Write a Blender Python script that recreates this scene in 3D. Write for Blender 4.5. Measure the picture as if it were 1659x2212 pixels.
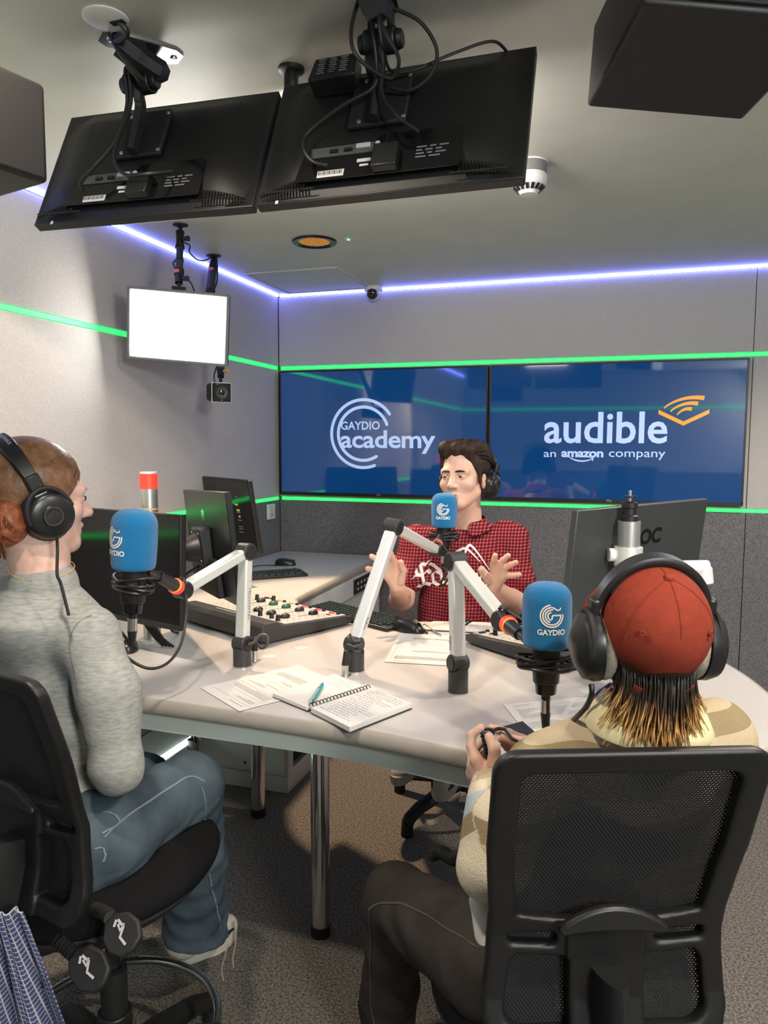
import bpy, bmesh, math, random
import numpy as np
from mathutils import Matrix, Vector
R_=random.Random(7)
SC=bpy.context.scene; COL=SC.collection; PI=math.pi
for o in list(bpy.data.objects): bpy.data.objects.remove(o)

# ---------------------------------------------------------------- camera, world, lights, exposure
cd=bpy.data.cameras.new('camera'); cam=bpy.data.objects.new('camera',cd); COL.objects.link(cam)
cd.sensor_fit='VERTICAL'; cd.sensor_height=24; cd.sensor_width=18; cd.lens=17.501; cd.clip_start=.02
cam.matrix_world=Matrix(((.95245,-.03082,.30314,0),(.30468,.08411,-.94873,0),(.00374,.99598,.0895,1.45),(0,0,0,1)))
SC.camera=cam
wd=bpy.data.worlds.new('world'); SC.world=wd; wd.use_nodes=True
wd.node_tree.nodes['Background'].inputs[0].default_value=(.5,.55,.6,1); wd.node_tree.nodes['Background'].inputs[1].default_value=.05
SC.view_settings.view_transform='Standard'; SC.view_settings.look='None'; SC.view_settings.gamma=1
SC.view_settings.use_curve_mapping=False; SC.view_settings.exposure=0.35
def spot(loc,tgt,power,col,ang,blend,size=.05):
    l=bpy.data.lights.new('downlight_lamp','SPOT'); l.energy=power; l.color=col; l.spot_size=math.radians(ang); l.spot_blend=blend; l.shadow_soft_size=size
    o=bpy.data.objects.new('downlight_lamp',l); COL.objects.link(o); o.location=loc
    o.rotation_euler=(Vector(tgt)-Vector(loc)).to_track_quat('-Z','Y').to_euler(); return o
WARM=(1,.87,.71)
spot((-1.262,2.978,2.285),(-.80,2.35,0),140,(1,.70,.42),60,.35)         # the downlight in view
spot((-.75,.75,2.285),(-.85,.85,0),58,WARM,150,.55)
spot((-1.42,.95,2.285),(-1.91,1.72,1.25),105,(1,.80,.62),62,.12)           # wall washer, out of view                # ceiling downlights out of view
spot((.75,.75,2.285),(.7,.85,0),90,WARM,150,.55)
spot((.75,2.6,2.285),(.75,2.6,0),85,WARM,150,.55)
def area(loc,tgt,power,col,sx,sy):
    l=bpy.data.lights.new('fill_lamp','AREA'); l.shape='RECTANGLE'; l.size=sx; l.size_y=sy; l.energy=power; l.color=col
    o=bpy.data.objects.new('fill_lamp',l); COL.objects.link(o); o.location=loc
    o.rotation_euler=(Vector(tgt)-Vector(loc)).to_track_quat('-Z','Y').to_euler(); return o
area((1.72,-1.05,2.1),(-.3,1.7,.9),52,(.95,1,.97),.4,.6)                # added soft fill behind the camera, not a fixture of the studio

# ---------------------------------------------------------------- materials
def mat(name,col,rough=.5,metal=0,var=0,vs=40,bump=0,bs=200,emit=0,ecol=None,coat=0,stretch=None,col2=None,sheen=0,spec=None,sss=0,attr=None,ramp=None):
    m=bpy.data.materials.new(name); m.use_nodes=True; nt=m.node_tree; N=nt.nodes; Lk=nt.links; b=N['Principled BSDF']
    b.inputs['Base Color'].default_value=(*col,1); b.inputs['Roughness'].default_value=rough; b.inputs['Metallic'].default_value=metal
    if coat: b.inputs['Coat Weight'].default_value=coat; b.inputs['Coat Roughness'].default_value=.06
    if sheen: b.inputs['Sheen Weight'].default_value=sheen; b.inputs['Sheen Roughness'].default_value=.5
    if spec is not None: b.inputs['Specular IOR Level'].default_value=spec
    if sss: b.inputs['Subsurface Weight'].default_value=sss; b.inputs['Subsurface Radius'].default_value=(.012,.005,.003)
    if emit: b.inputs['Emission Color'].default_value=(*(ecol or col),1); b.inputs['Emission Strength'].default_value=emit
    def coord():
        t=N.new('ShaderNodeTexCoord'); mp=N.new('ShaderNodeMapping'); Lk.new(t.outputs['Object'],mp.inputs[0])
        if stretch: mp.inputs['Scale'].default_value=stretch
        return mp.outputs[0]
    src=None
    if var or col2:
        n=N.new('ShaderNodeTexNoise'); n.inputs['Scale'].default_value=vs; n.inputs['Detail'].default_value=4; Lk.new(coord(),n.inputs['Vector'])
        r=N.new('ShaderNodeValToRGB'); r.color_ramp.elements[0].position=.35; r.color_ramp.elements[1].position=.65
        a=col2 if col2 else tuple(c*(1-var) for c in col); c2=col if col2 else tuple(min(1,c*(1+var)) for c in col)
        r.color_ramp.elements[0].color=(*a,1); r.color_ramp.elements[1].color=(*c2,1)
        Lk.new(n.outputs[0],r.inputs[0]); Lk.new(r.outputs[0],b.inputs['Base Color']); src=r
    if ramp:   # bands along a per-vertex length coordinate (knitted stripes, dyed hair, ...)
        at=N.new('ShaderNodeAttribute'); at.attribute_name=attr; r=N.new('ShaderNodeValToRGB'); cr=r.color_ramp
        cr.interpolation=ramp[0]
        while len(cr.elements)<len(ramp[1]): cr.elements.new(.5)
        for e,(p,c) in zip(cr.elements,ramp[1]): e.position=p; e.color=(*c,1)
        Lk.new(at.outputs['Fac'],r.inputs[0])
        if src:
            mx=N.new('ShaderNodeMixRGB'); mx.blend_type='MULTIPLY'; mx.inputs[0].default_value=1
            Lk.new(r.outputs[0],mx.inputs[1]); Lk.new(src.outputs[0],mx.inputs[2]); Lk.new(mx.outputs[0],b.inputs['Base Color'])
        else: Lk.new(r.outputs[0],b.inputs['Base Color'])
    if bump:
        n=N.new('ShaderNodeTexNoise'); n.inputs['Scale'].default_value=bs; n.inputs['Detail'].default_value=3; Lk.new(coord(),n.inputs['Vector'])
        u=N.new('ShaderNodeBump'); u.inputs['Strength'].default_value=bump; u.inputs['Distance'].default_value=.003
        Lk.new(n.outputs[0],u.inputs['Height']); Lk.new(u.outputs[0],b.inputs['Normal'])
    return m
M={}
def mm(k,*a,**kw): M[k]=mat(k,*a,**kw)
mm('felt_light',(.50,.485,.475),.95,var=.10,vs=260,bump=.35,bs=420,spec=.1)
mm('felt_dark',(.115,.112,.12),.95,col2=(.235,.23,.24),vs=190,bump=.5,bs=300,spec=.1)
mm('ceiling',(.60,.60,.545),.42,var=.03,vs=6,bump=.02,bs=20)
mm('carpet',(.085,.078,.070),.97,col2=(.30,.27,.245),vs=150,bump=.9,bs=330,spec=.05)
mm('white_paint',(.62,.63,.62),.45,var=.02,vs=10)
mm('white_plastic',(.75,.75,.74),.35)
mm('laminate',(.50,.475,.465),.38,var=.025,vs=9)
mm('edge',(.34,.31,.275),.5,var=.04,vs=30)
mm('apron',(.58,.64,.58),.5,var=.04,vs=25,stretch=(.1,1,1))
mm('chrome',(.72,.72,.72),.16,1)
mm('steel',(.62,.62,.6),.3,1)
mm('aluminium',(.78,.80,.78),.42,.45)
mm('pole_metal',(.66,.67,.66),.34,.85)
mm('black',(.012,.012,.013),.42)
mm('black_matte',(.009,.009,.01),.62)
mm('black_gloss',(.006,.006,.007),.12)
mm('charcoal',(.035,.035,.037),.45)
mm('dark_plastic',(.007,.007,.0075),.45,bump=.1,bs=900)
mm('cable',(.012,.012,.012),.45)
mm('rubber',(.01,.01,.01),.7)
mm('grey_plastic',(.18,.18,.18),.5)
mm('port',(.10,.115,.11),.4,.3)
mm('sticker',(.6,.6,.6),.6)
mm('ink',(.03,.03,.03),.6)
mm('inkgrey',(.17,.17,.18),.6)
mm('silver_print',(.45,.45,.46),.5)
mm('paper',(.62,.61,.60),.7)
mm('green_led',(.05,.9,.2),.5,emit=1.25,ecol=(.03,1,.13))
mm('blue_led',(.5,.5,1),.5,emit=13,ecol=(.16,.19,1))
mm('key_glow',(1,1,1),.5,emit=34,ecol=(1,.95,.86))
mm('panel_glow',(1,1,1),.5,emit=16,ecol=(1,.96,.88))
mm('red_led',(1,.05,.03),.4,emit=.8,ecol=(1,.025,.015))
mm('amber_led',(1,.5,.1),.4,emit=.35,ecol=(1,.2,.04))
mm('warm_glow',(1,.8,.5),.5,emit=1.3,ecol=(1,.62,.25))
mm('green_dot',(.1,1,.4),.5,emit=3,ecol=(.1,1,.35))
mm('orange',(.85,.32,.03),.5)
mm('red_plastic',(.75,.12,.13),.4)
mm('green_plastic',(.02,.09,.06),.3)
mm('yellow_plastic',(.6,.38,.1),.4)
mm('foam',(.010,.165,.40),.95,bump=.6,bs=900,sheen=.3,spec=.1)
mm('white_print',(.80,.80,.80),.7)
mm('lens',(.004,.004,.006),.05,coat=1)
mm('mixer_top',(.50,.48,.46),.45,var=.03,vs=30)

# ---------------------------------------------------------------- mesh helpers
def frame(d):
    d=Vector(d).normalized(); u=d.cross(Vector((0,0,1)) if abs(d.z)<.95 else Vector((1,0,0))).normalized(); return u,d.cross(u).normalized(),d
def spline(pts,n=8,closed=False):
    P=[Vector(p) for p in pts]; out=[]; m=len(P)
    for i in range(m if closed else m-1):
        g=lambda j: P[j%m] if closed else P[max(0,min(m-1,j))]
        a,b,c,d=g(i-1),g(i),g(i+1),g(i+2)
        for s in range(n):
            t=s/n; out.append(.5*((2*b)+(c-a)*t+(2*a-5*b+4*c-d)*t*t+(3*b-a-3*c+d)*t**3))
    if not closed: out.append(P[-1])
    return out
class MB:
    def __init__(s,X=None): s.v=[]; s.f=[]; s.m=[]; s.X=X
    def add(s,vs,fs,m=0):
        k=len(s.v)
        s.v+=[tuple(s.X@Vector(p)) if s.X else tuple(p) for p in vs]; s.f+=[tuple(i+k for i in f) for f in fs]; s.m+=[m]*len(fs); return s
    def box(s,c,sz,R=None,m=0,tp=(1,1)):
        c=Vector(c); h=[x/2 for x in sz]; vs=[]
        for z in (-1,1):
            for x,y in ((-1,-1),(1,-1),(1,1),(-1,1)):
                q=Vector((x*h[0]*(tp[0] if z>0 else 1),y*h[1]*(tp[1] if z>0 else 1),z*h[2])); vs.append(c+(R@q if R else q))
        return s.add(vs,[(3,2,1,0),(4,5,6,7),(0,1,5,4),(1,2,6,5),(2,3,7,6),(3,0,4,7)],m)
    def cyl(s,a,b,ra,rb=None,n=20,m=0,caps=True):
        a,b=Vector(a),Vector(b); rb=ra if rb is None else rb; u,w,d=frame(b-a)
        vs=[a+(u*math.cos(2*PI*i/n)+w*math.sin(2*PI*i/n))*ra for i in range(n)]+[b+(u*math.cos(2*PI*i/n)+w*math.sin(2*PI*i/n))*rb for i in range(n)]
        fs=[(i,(i+1)%n,n+(i+1)%n,n+i) for i in range(n)]
        if caps: fs+=[tuple(range(n))[::-1],tuple(range(n,2*n))]
        return s.add(vs,fs,m)
    def tube(s,pts,r,n=8,closed=False,m=0,sq=1):
        P=[Vector(p) for p in pts]; k=len(P); rs=r if isinstance(r,(list,tuple)) else [r]*k; vs=[]; u=None
        for i,p in enumerate(P):
            t=(P[(i+1)%k]-P[i-1]) if closed else (P[min(i+1,k-1)]-P[max(i-1,0)])
            t.normalize()
            if u is None: u=frame(t)[0]
            u=(u-t*u.dot(t)).normalized(); w=t.cross(u)
            vs+=[p+(u*math.cos(2*PI*j/n)+w*math.sin(2*PI*j/n)*sq)*rs[i] for j in range(n)]
        fs=[]
        for i in range(k if closed else k-1):
            a=i*n; b=((i+1)%k)*n; fs+=[(a+j,a+(j+1)%n,b+(j+1)%n,b+j) for j in range(n)]
        if not closed: fs+=[tuple(range(n))[::-1],tuple(range((k-1)*n,k*n))]
        return s.add(vs,fs,m)
    def lathe(s,prof,c,n=28,d=(0,0,1),m=0,sx=1,sy=1):
        c=Vector(c); u,w,d=frame(d) if tuple(d)!=(0,0,1) else (Vector((1,0,0)),Vector((0,1,0)),Vector((0,0,1)))
        vs=[c+d*z+(u*math.cos(2*PI*j/n)*sx+w*math.sin(2*PI*j/n)*sy)*max(r,1e-5) for r,z in prof for j in range(n)]; k=len(prof)
        fs=[(i*n+j,i*n+(j+1)%n,(i+1)*n+(j+1)%n,(i+1)*n+j) for i in range(k-1) for j in range(n)]
        fs+=[tuple(range(n))[::-1],tuple(range((k-1)*n,k*n))]
        return s.add(vs,fs,m)
    def prism(s,poly,o,u,v,h,m=0):   # polygon in plane (u,v) at o, thickened by h along u x v
        o,u,v=Vector(o),Vector(u),Vector(v); w=u.cross(v).normalized()*h; n=len(poly)
        vs=[o+u*x+v*y for x,y in poly]; vs+=[p+w for p in vs]
        return s.add(vs,[tuple(range(n))[::-1],tuple(range(n,2*n))]+[(i,(i+1)%n,n+(i+1)%n,n+i) for i in range(n)],m)
    def ribbon(s,pts,w,nrm,m=0,th=.0006,closed=False):   # flat stroke of width w lying in the plane of nrm
        P=[Vector(p) for p in pts]; k=len(P); nrm=Vector(nrm).normalized(); vs=[]; ws=w if isinstance(w,(list,tuple)) else [w]*k
        for i,p in enumerate(P):
            t=(P[(i+1)%k]-P[i-1]) if closed else (P[min(i+1,k-1)]-P[max(i-1,0)])
            q=nrm.cross(t.normalized())*ws[i]/2
            vs+=[p-q,p+q,p+q+nrm*th,p-q+nrm*th]
        fs=[]
        for i in range(k if closed else k-1):
            a=4*i; b=4*((i+1)%k); fs+=[(a+j,a+(j+1)%4,b+(j+1)%4,b+j) for j in range(4)]
        if not closed: fs+=[(3,2,1,0),(4*k-4,4*k-3,4*k-2,4*k-1)]
        return s.add(vs,fs,m)
    def ball(s,c,r,m=0,n=14,R=None):
        r=(r,r,r) if not hasattr(r,'__len__') else r; c=Vector(c); vs=[]; k=n//2
        for i in range(k+1):
            a=PI*i/k
            for j in range(n):
                q=Vector((r[0]*math.sin(a)*math.cos(2*PI*j/n),r[1]*math.sin(a)*math.sin(2*PI*j/n),r[2]*math.cos(a))); vs.append(c+(R@q if R else q))
        return s.add(vs,[(i*n+j,(i+1)*n+j,(i+1)*n+(j+1)%n,i*n+(j+1)%n) for i in range(k) for j in range(n)],m)
    def build(s,name,ms,parent=None,bev=0,ang=40,smooth=True,seg=2):
        off=wloc(parent)
        me=bpy.data.meshes.new(name); me.from_pydata([(x-off[0],y-off[1],z-off[2]) for x,y,z in s.v],[],s.f)
        for k in (ms if isinstance(ms,(list,tuple)) else [ms]): me.materials.append(M[k] if isinstance(k,str) else k)
        me.polygons.foreach_set('material_index',s.m)
        bm=bmesh.new(); bm.from_mesh(me); bmesh.ops.recalc_face_normals(bm,faces=bm.faces); bm.to_mesh(me); bm.free()
        if smooth:
            me.polygons.foreach_set('use_smooth',[True]*len(me.polygons)); me.set_sharp_from_angle(angle=math.radians(ang))
        o=bpy.data.objects.new(name,me); COL.objects.link(o)
        if parent: o.parent=parent
        if bev:
            b=o.modifiers.new('bevel','BEVEL'); b.width=bev; b.segments=seg; b.limit_method='ANGLE'; b.angle_limit=math.radians(50); b.harden_normals=False
        return o
def wloc(p):
    v=Vector((0,0,0))
    while p: v+=p.location; p=p.parent
    return v
def thing(name,label,cat,loc=(0,0,0),group=None):
    o=bpy.data.objects.new(name,None); COL.objects.link(o); o.location=loc; o.empty_display_size=.05; return tag(o,label,cat,group)
def tag(o,label=None,cat=None,group=None,kind=None):
    if label: o['label']=label
    if cat: o['category']=cat
    if group: o['group']=group
    if kind: o['kind']=kind
    return o
def struct(name,mb,m,**k): return tag(mb.build(name,m,**k),kind='structure')
def XF(loc,rx=0,ry=0,rz=0): return Matrix.Translation(loc)@Matrix.Rotation(math.radians(rz),4,'Z')@Matrix.Rotation(math.radians(ry),4,'Y')@Matrix.Rotation(math.radians(rx),4,'X')
def disc(mb,c,r,d,n=20,m=0):
    u,w,d=frame(d); c=Vector(c); return mb.add([c+(u*math.cos(2*PI*i/n)+w*math.sin(2*PI*i/n))*r for i in range(n)],[tuple(range(n))],m)
def text2d(s,bold=0,shear=0,spacing=1):
    c=bpy.data.curves.new('t','FONT'); c.body=s; c.size=1; c.offset=bold; c.shear=shear; c.space_character=spacing; c.resolution_u=3; c.fill_mode='FRONT'
    o=bpy.data.objects.new('t',c); COL.objects.link(o); dg=bpy.context.evaluated_depsgraph_get(); me=o.evaluated_get(dg).to_mesh()
    vs=[(v.co.x,v.co.y) for v in me.vertices]; fs=[tuple(p.vertices) for p in me.polygons]
    o.evaluated_get(dg).to_mesh_clear(); bpy.data.objects.remove(o); bpy.data.curves.remove(c)
    xs=[v[0] for v in vs]; ys=[v[1] for v in vs]; return vs,fs,(min(xs),max(xs),min(ys),max(ys))
def text(mb,s,o,u,v,w,h=None,m=0,**k):   # letters filling a width w (and height h) from o along u, up v
    vs,fs,(x0,x1,y0,y1)=text2d(s,**k); o,u,v=Vector(o),Vector(u),Vector(v); sx=w/(x1-x0); sy=sx if h is None else h/(y1-y0)
    return mb.add([o+u*((x-x0)*sx)+v*((y-y0)*sy) for x,y in vs],fs,m)
def arc(c,r,a0,a1,u,v,n=24,ry=None):
    c,u,v=Vector(c),Vector(u),Vector(v); ry=r if ry is None else ry
    return [c+u*(r*math.cos(math.radians(a0+(a1-a0)*i/n)))+v*(ry*math.sin(math.radians(a0+(a1-a0)*i/n))) for i in range(n+1)]

# ---------------------------------------------------------------- the room
XL,YB,XR,YF,ZC=-1.91,3.97,1.95,-1.35,2.30
struct('floor',MB().box(((XL+XR)/2,(YB+YF)/2,-.03),(XR-XL+.3,YB-YF+.3,.06)),'carpet')
struct('ceiling',MB().box(((XL+XR)/2,(YB+YF)/2,ZC+.03),(XR-XL+.3,YB-YF+.3,.06)),'ceiling')
wl=struct('wall_left',MB().box((XL-.06,(YB+YF)/2,ZC/2),(.08,YB-YF+.1,ZC)),'felt_dark')
wb=struct('wall_back',MB().box(((XL+XR)/2,YB+.06,ZC/2),(XR-XL+.1,.08,ZC)),'felt_dark')
wr=struct('wall_right',MB().box((XR+.06,(YB+YF)/2,ZC/2),(.08,YB-YF+.1,ZC)),'felt_dark')
wf=struct('wall_front',MB().box(((XL+XR)/2,YF-.06,ZC/2),(XR-XL+.1,.08,ZC)),'felt_dark')
for z0,z1,mt in ((.0,1.128,'felt_dark'),(1.148,1.876,'felt_light'),(1.898,2.285,'felt_light')):
    g=.0015
    for a,b in ((YF,.42),(.42,YB)):
        MB().box((XL-.01,(a+b)/2,(z0+z1)/2),(.02,b-a-g*2,z1-z0)).build('felt_panel',mt,wl,bev=.002)
        MB().box((XR+.01,(a+b)/2,(z0+z1)/2),(.02,b-a-g*2,z1-z0)).build('felt_panel',mt,wr,bev=.002)
    for a,b in ((XL+.002,.574),(.574,XR)):
        MB().box(((a+b)/2,YB+.01,(z0+z1)/2),(b-a-g*2,.02,z1-z0)).build('felt_panel',mt,wb,bev=.002)
        MB().box(((a+b)/2,YF-.01,(z0+z1)/2),(b-a-g*2,.02,z1-z0)).build('felt_panel',mt,wf,bev=.002)
def strip(c,sz,mt,label): return tag(MB().box(c,sz).build('light_strip',mt,smooth=False),label,'light strip')
yc=(YB+YF)/2; xc=(XL+XR)/2; ly=YB-YF-.03; lx=XR-XL-.03
strip((XL-.004,yc,1.887),(.012,ly,.0175),'green_led','upper green light strip along the left wall, running behind the bright panel light')
strip((xc,YB+.004,1.887),(lx,.012,.0175),'green_led','upper green light strip on the back wall just above the two televisions')
strip((XL-.004,yc,1.138),(.012,ly,.0165),'green_led','lower green light strip along the left wall, behind the desk monitors')
strip((xc,YB+.004,1.138),(lx,.012,.0165),'green_led','lower green light strip on the back wall below the televisions')
strip((XR+.004,yc,1.887),(.012,ly,.0175),'green_led','upper green light strip on the right wall, seen only as a reflection')
strip((xc,YF-.004,1.887),(lx,.012,.0175),'green_led','upper green light strip on the wall behind the camera')
strip((XL+.006,yc,2.2925),(.009,ly,.011),'blue_led','bluish white light strip where the left wall meets the ceiling')
strip((xc,YB-.006,2.2925),(lx,.009,.011),'blue_led','bluish white light strip where the back wall meets the ceiling')
strip((XR-.006,yc,2.2925),(.009,ly,.011),'blue_led','bluish white light strip along the top of the right wall')

# ---------------------------------------------------------------- televisions
U=Vector((1,0,0)); V=Vector((0,0,1)); NB=Vector((0,-1,0))
def tv(x0,x1,label):
    z0,z1=1.162,1.867; y=3.927
    t=thing('television',label,'television',((x0+x1)/2,YB,z0),'blue televisions on the back wall')
    MB().box(((x0+x1)/2,y+.022,(z0+z1)/2),(x1-x0,.04,z1-z0)).build('housing','black',t,bev=.004)
    b=MB(); w=.009
    b.box(((x0+x1)/2,y,z1-w/2),(x1-x0,.006,w)).box(((x0+x1)/2,y,z0+.009),(x1-x0,.006,.018)).box((x0+w/2,y,(z0+z1)/2),(w,.006,z1-z0-.02)).box((x1-w/2,y,(z0+z1)/2),(w,.006,z1-z0-.02))
    b.build('bezel','black',t,bev=.001)
    text(MB(),'TCL',((x0+x1)/2-.014,y-.0036,z0+.006),U,V,.028,bold=.02).build('badge','silver_print',t)
    s=MB().box(((x0+x1)/2,y+.0005,(z0+z1)/2+.004),(x1-x0-2*w,.002,z1-z0-.027)).build('screen','tv_screen',t)
    return t,s
mm('tv_screen',(.004,.035,.12),.045,spec=1.0,emit=.52,ecol=(.002,.043,.165),var=0)
M['tv_screen'].node_tree.nodes['Principled BSDF'].inputs['IOR'].default_value=1.7
mm('screen_logo',(.42,.56,.85),.3,emit=.38,ecol=(.55,.68,1))
mm('screen_orange',(.8,.3,.02),.3,emit=.42,ecol=(1,.36,.035))
tv1,sc1=tv(-1.884,-.686,'left television with a white ring logo and the word academy, above the small desk')
tv2,sc2=tv(-.679,.553,'right television with a white wordmark under an orange open book logo')
y=3.924
lg=MB(); c=(-1.377,y,1.511)
lg.ribbon(arc(c,.187,35,291,U,V,40),.017,NB); lg.ribbon(arc(c,.147,20,302,U,V,40),.017,NB)
for r,a in ((.187,35),(.187,291),(.147,20),(.147,302)): disc(lg,Vector(c)+U*r*math.cos(math.radians(a))+V*r*math.sin(math.radians(a))+NB*.0003,.0085,NB,12)
lg.build('ring_logo','screen_logo',sc1)
lt=MB(); text(lt,'GAYDIO',(-1.508,y,1.533),U,V,.228,.046,bold=.016)
text(lt,'academy',(-1.51,y,1.402),U,V,.545,.128,bold=.02,spacing=.97); lt.build('logo_lettering','screen_logo',sc1)
lt=MB(); text(lt,'audible',(-.392,y,1.461),U,V,.594,.158,bold=.016); text(lt,'an',(-.392,y,1.391),U,V,.062,.026,bold=.002)
text(lt,'amazon',(-.303,y,1.391),U,V,.206,.031,bold=.032,spacing=.95); text(lt,'company',(-.07,y,1.381),U,V,.266,.041,bold=.002)
lt.ribbon(arc((-.2,y,1.46),.1,228,304,U,V,14,ry=.088),[.003+.0045*math.sin(PI*i/14) for i in range(15)],NB)
lt.ribbon([(-.163,y,1.39),(-.144,y,1.388),(-.15,y,1.372)],.0045,NB); lt.build('logo_lettering','screen_logo',sc2)
bk=MB(); bk.prism([(.157,1.626),(.157,1.606),(.2725,1.549),(.387,1.606),(.387,1.626),(.2725,1.569)],(0,y,0),U,V,.0006)
def fan(x0,x1,z0,zt,w):
    xm=.2725+.01
    p=[Vector((x0+(x1-x0)*i/16,y,z0+(zt-z0)*math.sin(PI*(i/16)**.8*.62))) for i in range(17)]
    bk.ribbon(p,[w*(.35+.65*i/16) for i in range(17)],NB)
fan(.182,.362,1.634,1.684,.021); fan(.212,.335,1.617,1.657,.020); fan(.243,.308,1.601,1.63,.019)
bk.build('book_logo','screen_orange',sc2)

# ---------------------------------------------------------------- desk: L-shaped top, edge band, apron, legs
OUT=[(-1.9,1.515),(-1.136,1.51),(-.829,1.504),(-.519,1.485),(-.275,1.442),(-.1,1.425),(.05,1.462),(.19,1.53),(.3,1.64),(.37,1.77),(.392,1.92),(.37,2.07),(.337,2.21),(.285,2.34),(.2,2.445),(.05,2.53),(-.15,2.565),(-.427,2.568),(-.707,2.508),(-.83,2.507),(-1.0,2.53),(-1.14,2.60),(-1.22,2.70),(-1.245,2.85),(-1.262,3.735),(-1.27,3.955),(-1.9,3.955)]
def smooth_outline(o,n=4):
    P=[(x,y,0) for x,y in o]; a=spline(P[:26],n); return [(p.x,p.y) for p in a]+[o[-1]]
OS=smooth_outline(OUT)
def inset(o,d):
    n=len(o); r=[]
    for i in range(n):
        a,b,c=Vector(o[i-1]),Vector(o[i]),Vector(o[(i+1)%n]); e=(b-a).normalized(); f=(c-b).normalized()
        q=Vector((-e.y-f.y,e.x+f.x)); q/=max(q.length_squared/2,.6)
        r.append(tuple(b+q*d))
    return r
desk=thing('studio_desk','pale grey L-shaped studio desk with rounded edge, carrying the microphone arms and mixers','desk',(-.8,2,0))
def ring(mb,prof,cl=True):
    loops=[inset(OS,d) for d,z in prof]; n=len(OS); vs=[(x,y,z) for (d,z),l in zip(prof,loops) for x,y in l]; k=len(prof)
    return mb.add(vs,[(i*n+j,i*n+(j+1)%n,((i+1)%k)*n+(j+1)%n,((i+1)%k)*n+j) for i in range(k if cl else k-1) for j in range(n)])
tp=inset(OS,.013); MB().prism([(x,y) for x,y in tp],(0,0,.794),(1,0,0),(0,1,0),.036).build('tabletop','laminate',desk,smooth=False)
ring(MB(),[(.0125,.8302),(.006,.829),(.0015,.823),(0,.811),(.0015,.799),(.006,.793),(.0125,.792),(.0125,.811)]).build('edge_band','edge',desk)
ap=[(-1.88,1.545),(-.83,1.536),(-.52,1.517),(-.28,1.474),(-.1,1.460),(.04,1.497),(.165,1.56),(.27,1.67),(.335,1.78),(.355,1.92),(.33,2.06),(.3,2.19)]
am=MB(); pts=[Vector((*p,0)) for p in ap]; sp=spline([(x,y,.77) for x,y in ap],4)
am.tube(sp,.001) if 0 else None
vs=[];fs=[]
for i,p in enumerate(sp):
    t=(sp[min(i+1,len(sp)-1)]-sp[max(i-1,0)]).normalized(); q=Vector((-t.y,t.x,0))*.022
    vs+=[(p.x,p.y,.742),(p.x+q.x,p.y+q.y,.742),(p.x+q.x,p.y+q.y,.793),(p.x,p.y,.793)]
for i in range(len(sp)-1):
    a=4*i; fs+=[(a+j,a+(j+1)%4,a+4+(j+1)%4,a+4+j) for j in range(4)]
am.add(vs,fs).build('apron','apron',desk)
def table_leg(x,y):
    l=MB().cyl((x,y,.03),(x,y,.792),.0275,n=32).build('leg','chrome',desk); MB().cyl((x,y,0),(x,y,.034),.0295,n=28).build('foot','rubber',l,bev=.003)
table_leg(-.814,1.944); table_leg(-1.321,2.53); table_leg(.2,1.98); table_leg(-.3,2.42)
def grommet(x,y,r=.03): MB().lathe([(r,0),(r,.002),(r-.004,.0035),(0.0,.0035)],(x,y,.829),28).build('cable_grommet','laminate',desk)
grommet(-.985,1.955); grommet(-.93,2.07); grommet(-.066,1.93); grommet(-1.36,1.965,.034)
# pedestal under the return: rack cabinet
cab=thing('rack_cabinet','white equipment cabinet under the desk with a door and an open rack side','cabinet',(-1.58,3.3,0))
cx0,cx1,cy0,cy1=-1.88,-1.282,2.725,3.93
MB().box(((cx0+cx1)/2,(cy0+cy1)/2,.035),(cx1-cx0-.012,cy1-cy0-.012,.07)).build('plinth','white_paint',cab,bev=.002)
MB().box(((cx0+cx1)/2,cy0+.011,.425),(cx1-cx0,.02,.70)).build('front_panel','white_paint',cab,bev=.0015)
MB().box((cx0+.01,(cy0+cy1)/2,.425),(.02,cy1-cy0-.05,.70)).build('back_panel','white_paint',cab)
d=MB().box((-1.58,cy0-.006,.40),(.30,.014,.615)).build('door','white_paint',cab,bev=.002)
for sx in (-1.69,-1.475): MB().cyl((sx,cy0-.0155,.118),(sx,cy0-.012,.118),.0055,n=12).build('screw_cap','black',d)
MB().box((-1.36,cy0-.006,.40),(.126,.014,.615)).build('filler_panel','white_paint',cab,bev=.002)
sd=MB(); ry0,ry1=2.77,3.26
sd.box((cx1-.01,(cy0+.022+ry0)/2,.425),(.02,ry0-cy0-.022,.70)).box((cx1-.01,(ry1+cy1)/2,.425),(.02,cy1-ry1,.70)).box((cx1-.01,(ry0+ry1)/2,.68),(.02,ry1-ry0,.19)).box((cx1-.01,(ry0+ry1)/2,.087),(.02,ry1-ry0,.024))
sd.build('side_panel','white_paint',cab,smooth=False)
MB().box((-1.262,3.33,.745),(.018,1.16,.09)).build('modesty_panel','white_paint',cab)
ra=MB().box((cx1-.2,(ry0+ry1)/2,.34),(.01,ry1-ry0,.5)).build('rack_back','black',cab)
rl=MB(); rl.box((cx1-.03,ry0+.008,.345),(.02,.016,.49)).box((cx1-.03,ry1-.008,.345),(.02,.016,.49)); rl.build('rack_rail','grey_plastic',cab)
cp=MB().box((-1.2505,3.56,.745),(.006,.26,.075)).build('socket_plate','black',cab,bev=.001)
sk=MB()
for i in range(4):
    for j in range(2): sk.box((-1.247,3.48+.05*i,.73+.028*j),(.004,.017,.012))
sk.build('socket','silver_print',cp)
lk=MB().cyl((-1.253,2.98,.742),(-1.247,2.98,.742),.012,n=18).build('cable_port','steel',cab)
ups=thing('rack_power_unit','black rack power unit with slotted front in the white cabinet','power unit',(-1.3,3.0,.15),'rack units in the white cabinet')
MB().box((-1.375,3.015,.195),(.15,.44,.115)).build('case','black',ups)
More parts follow.
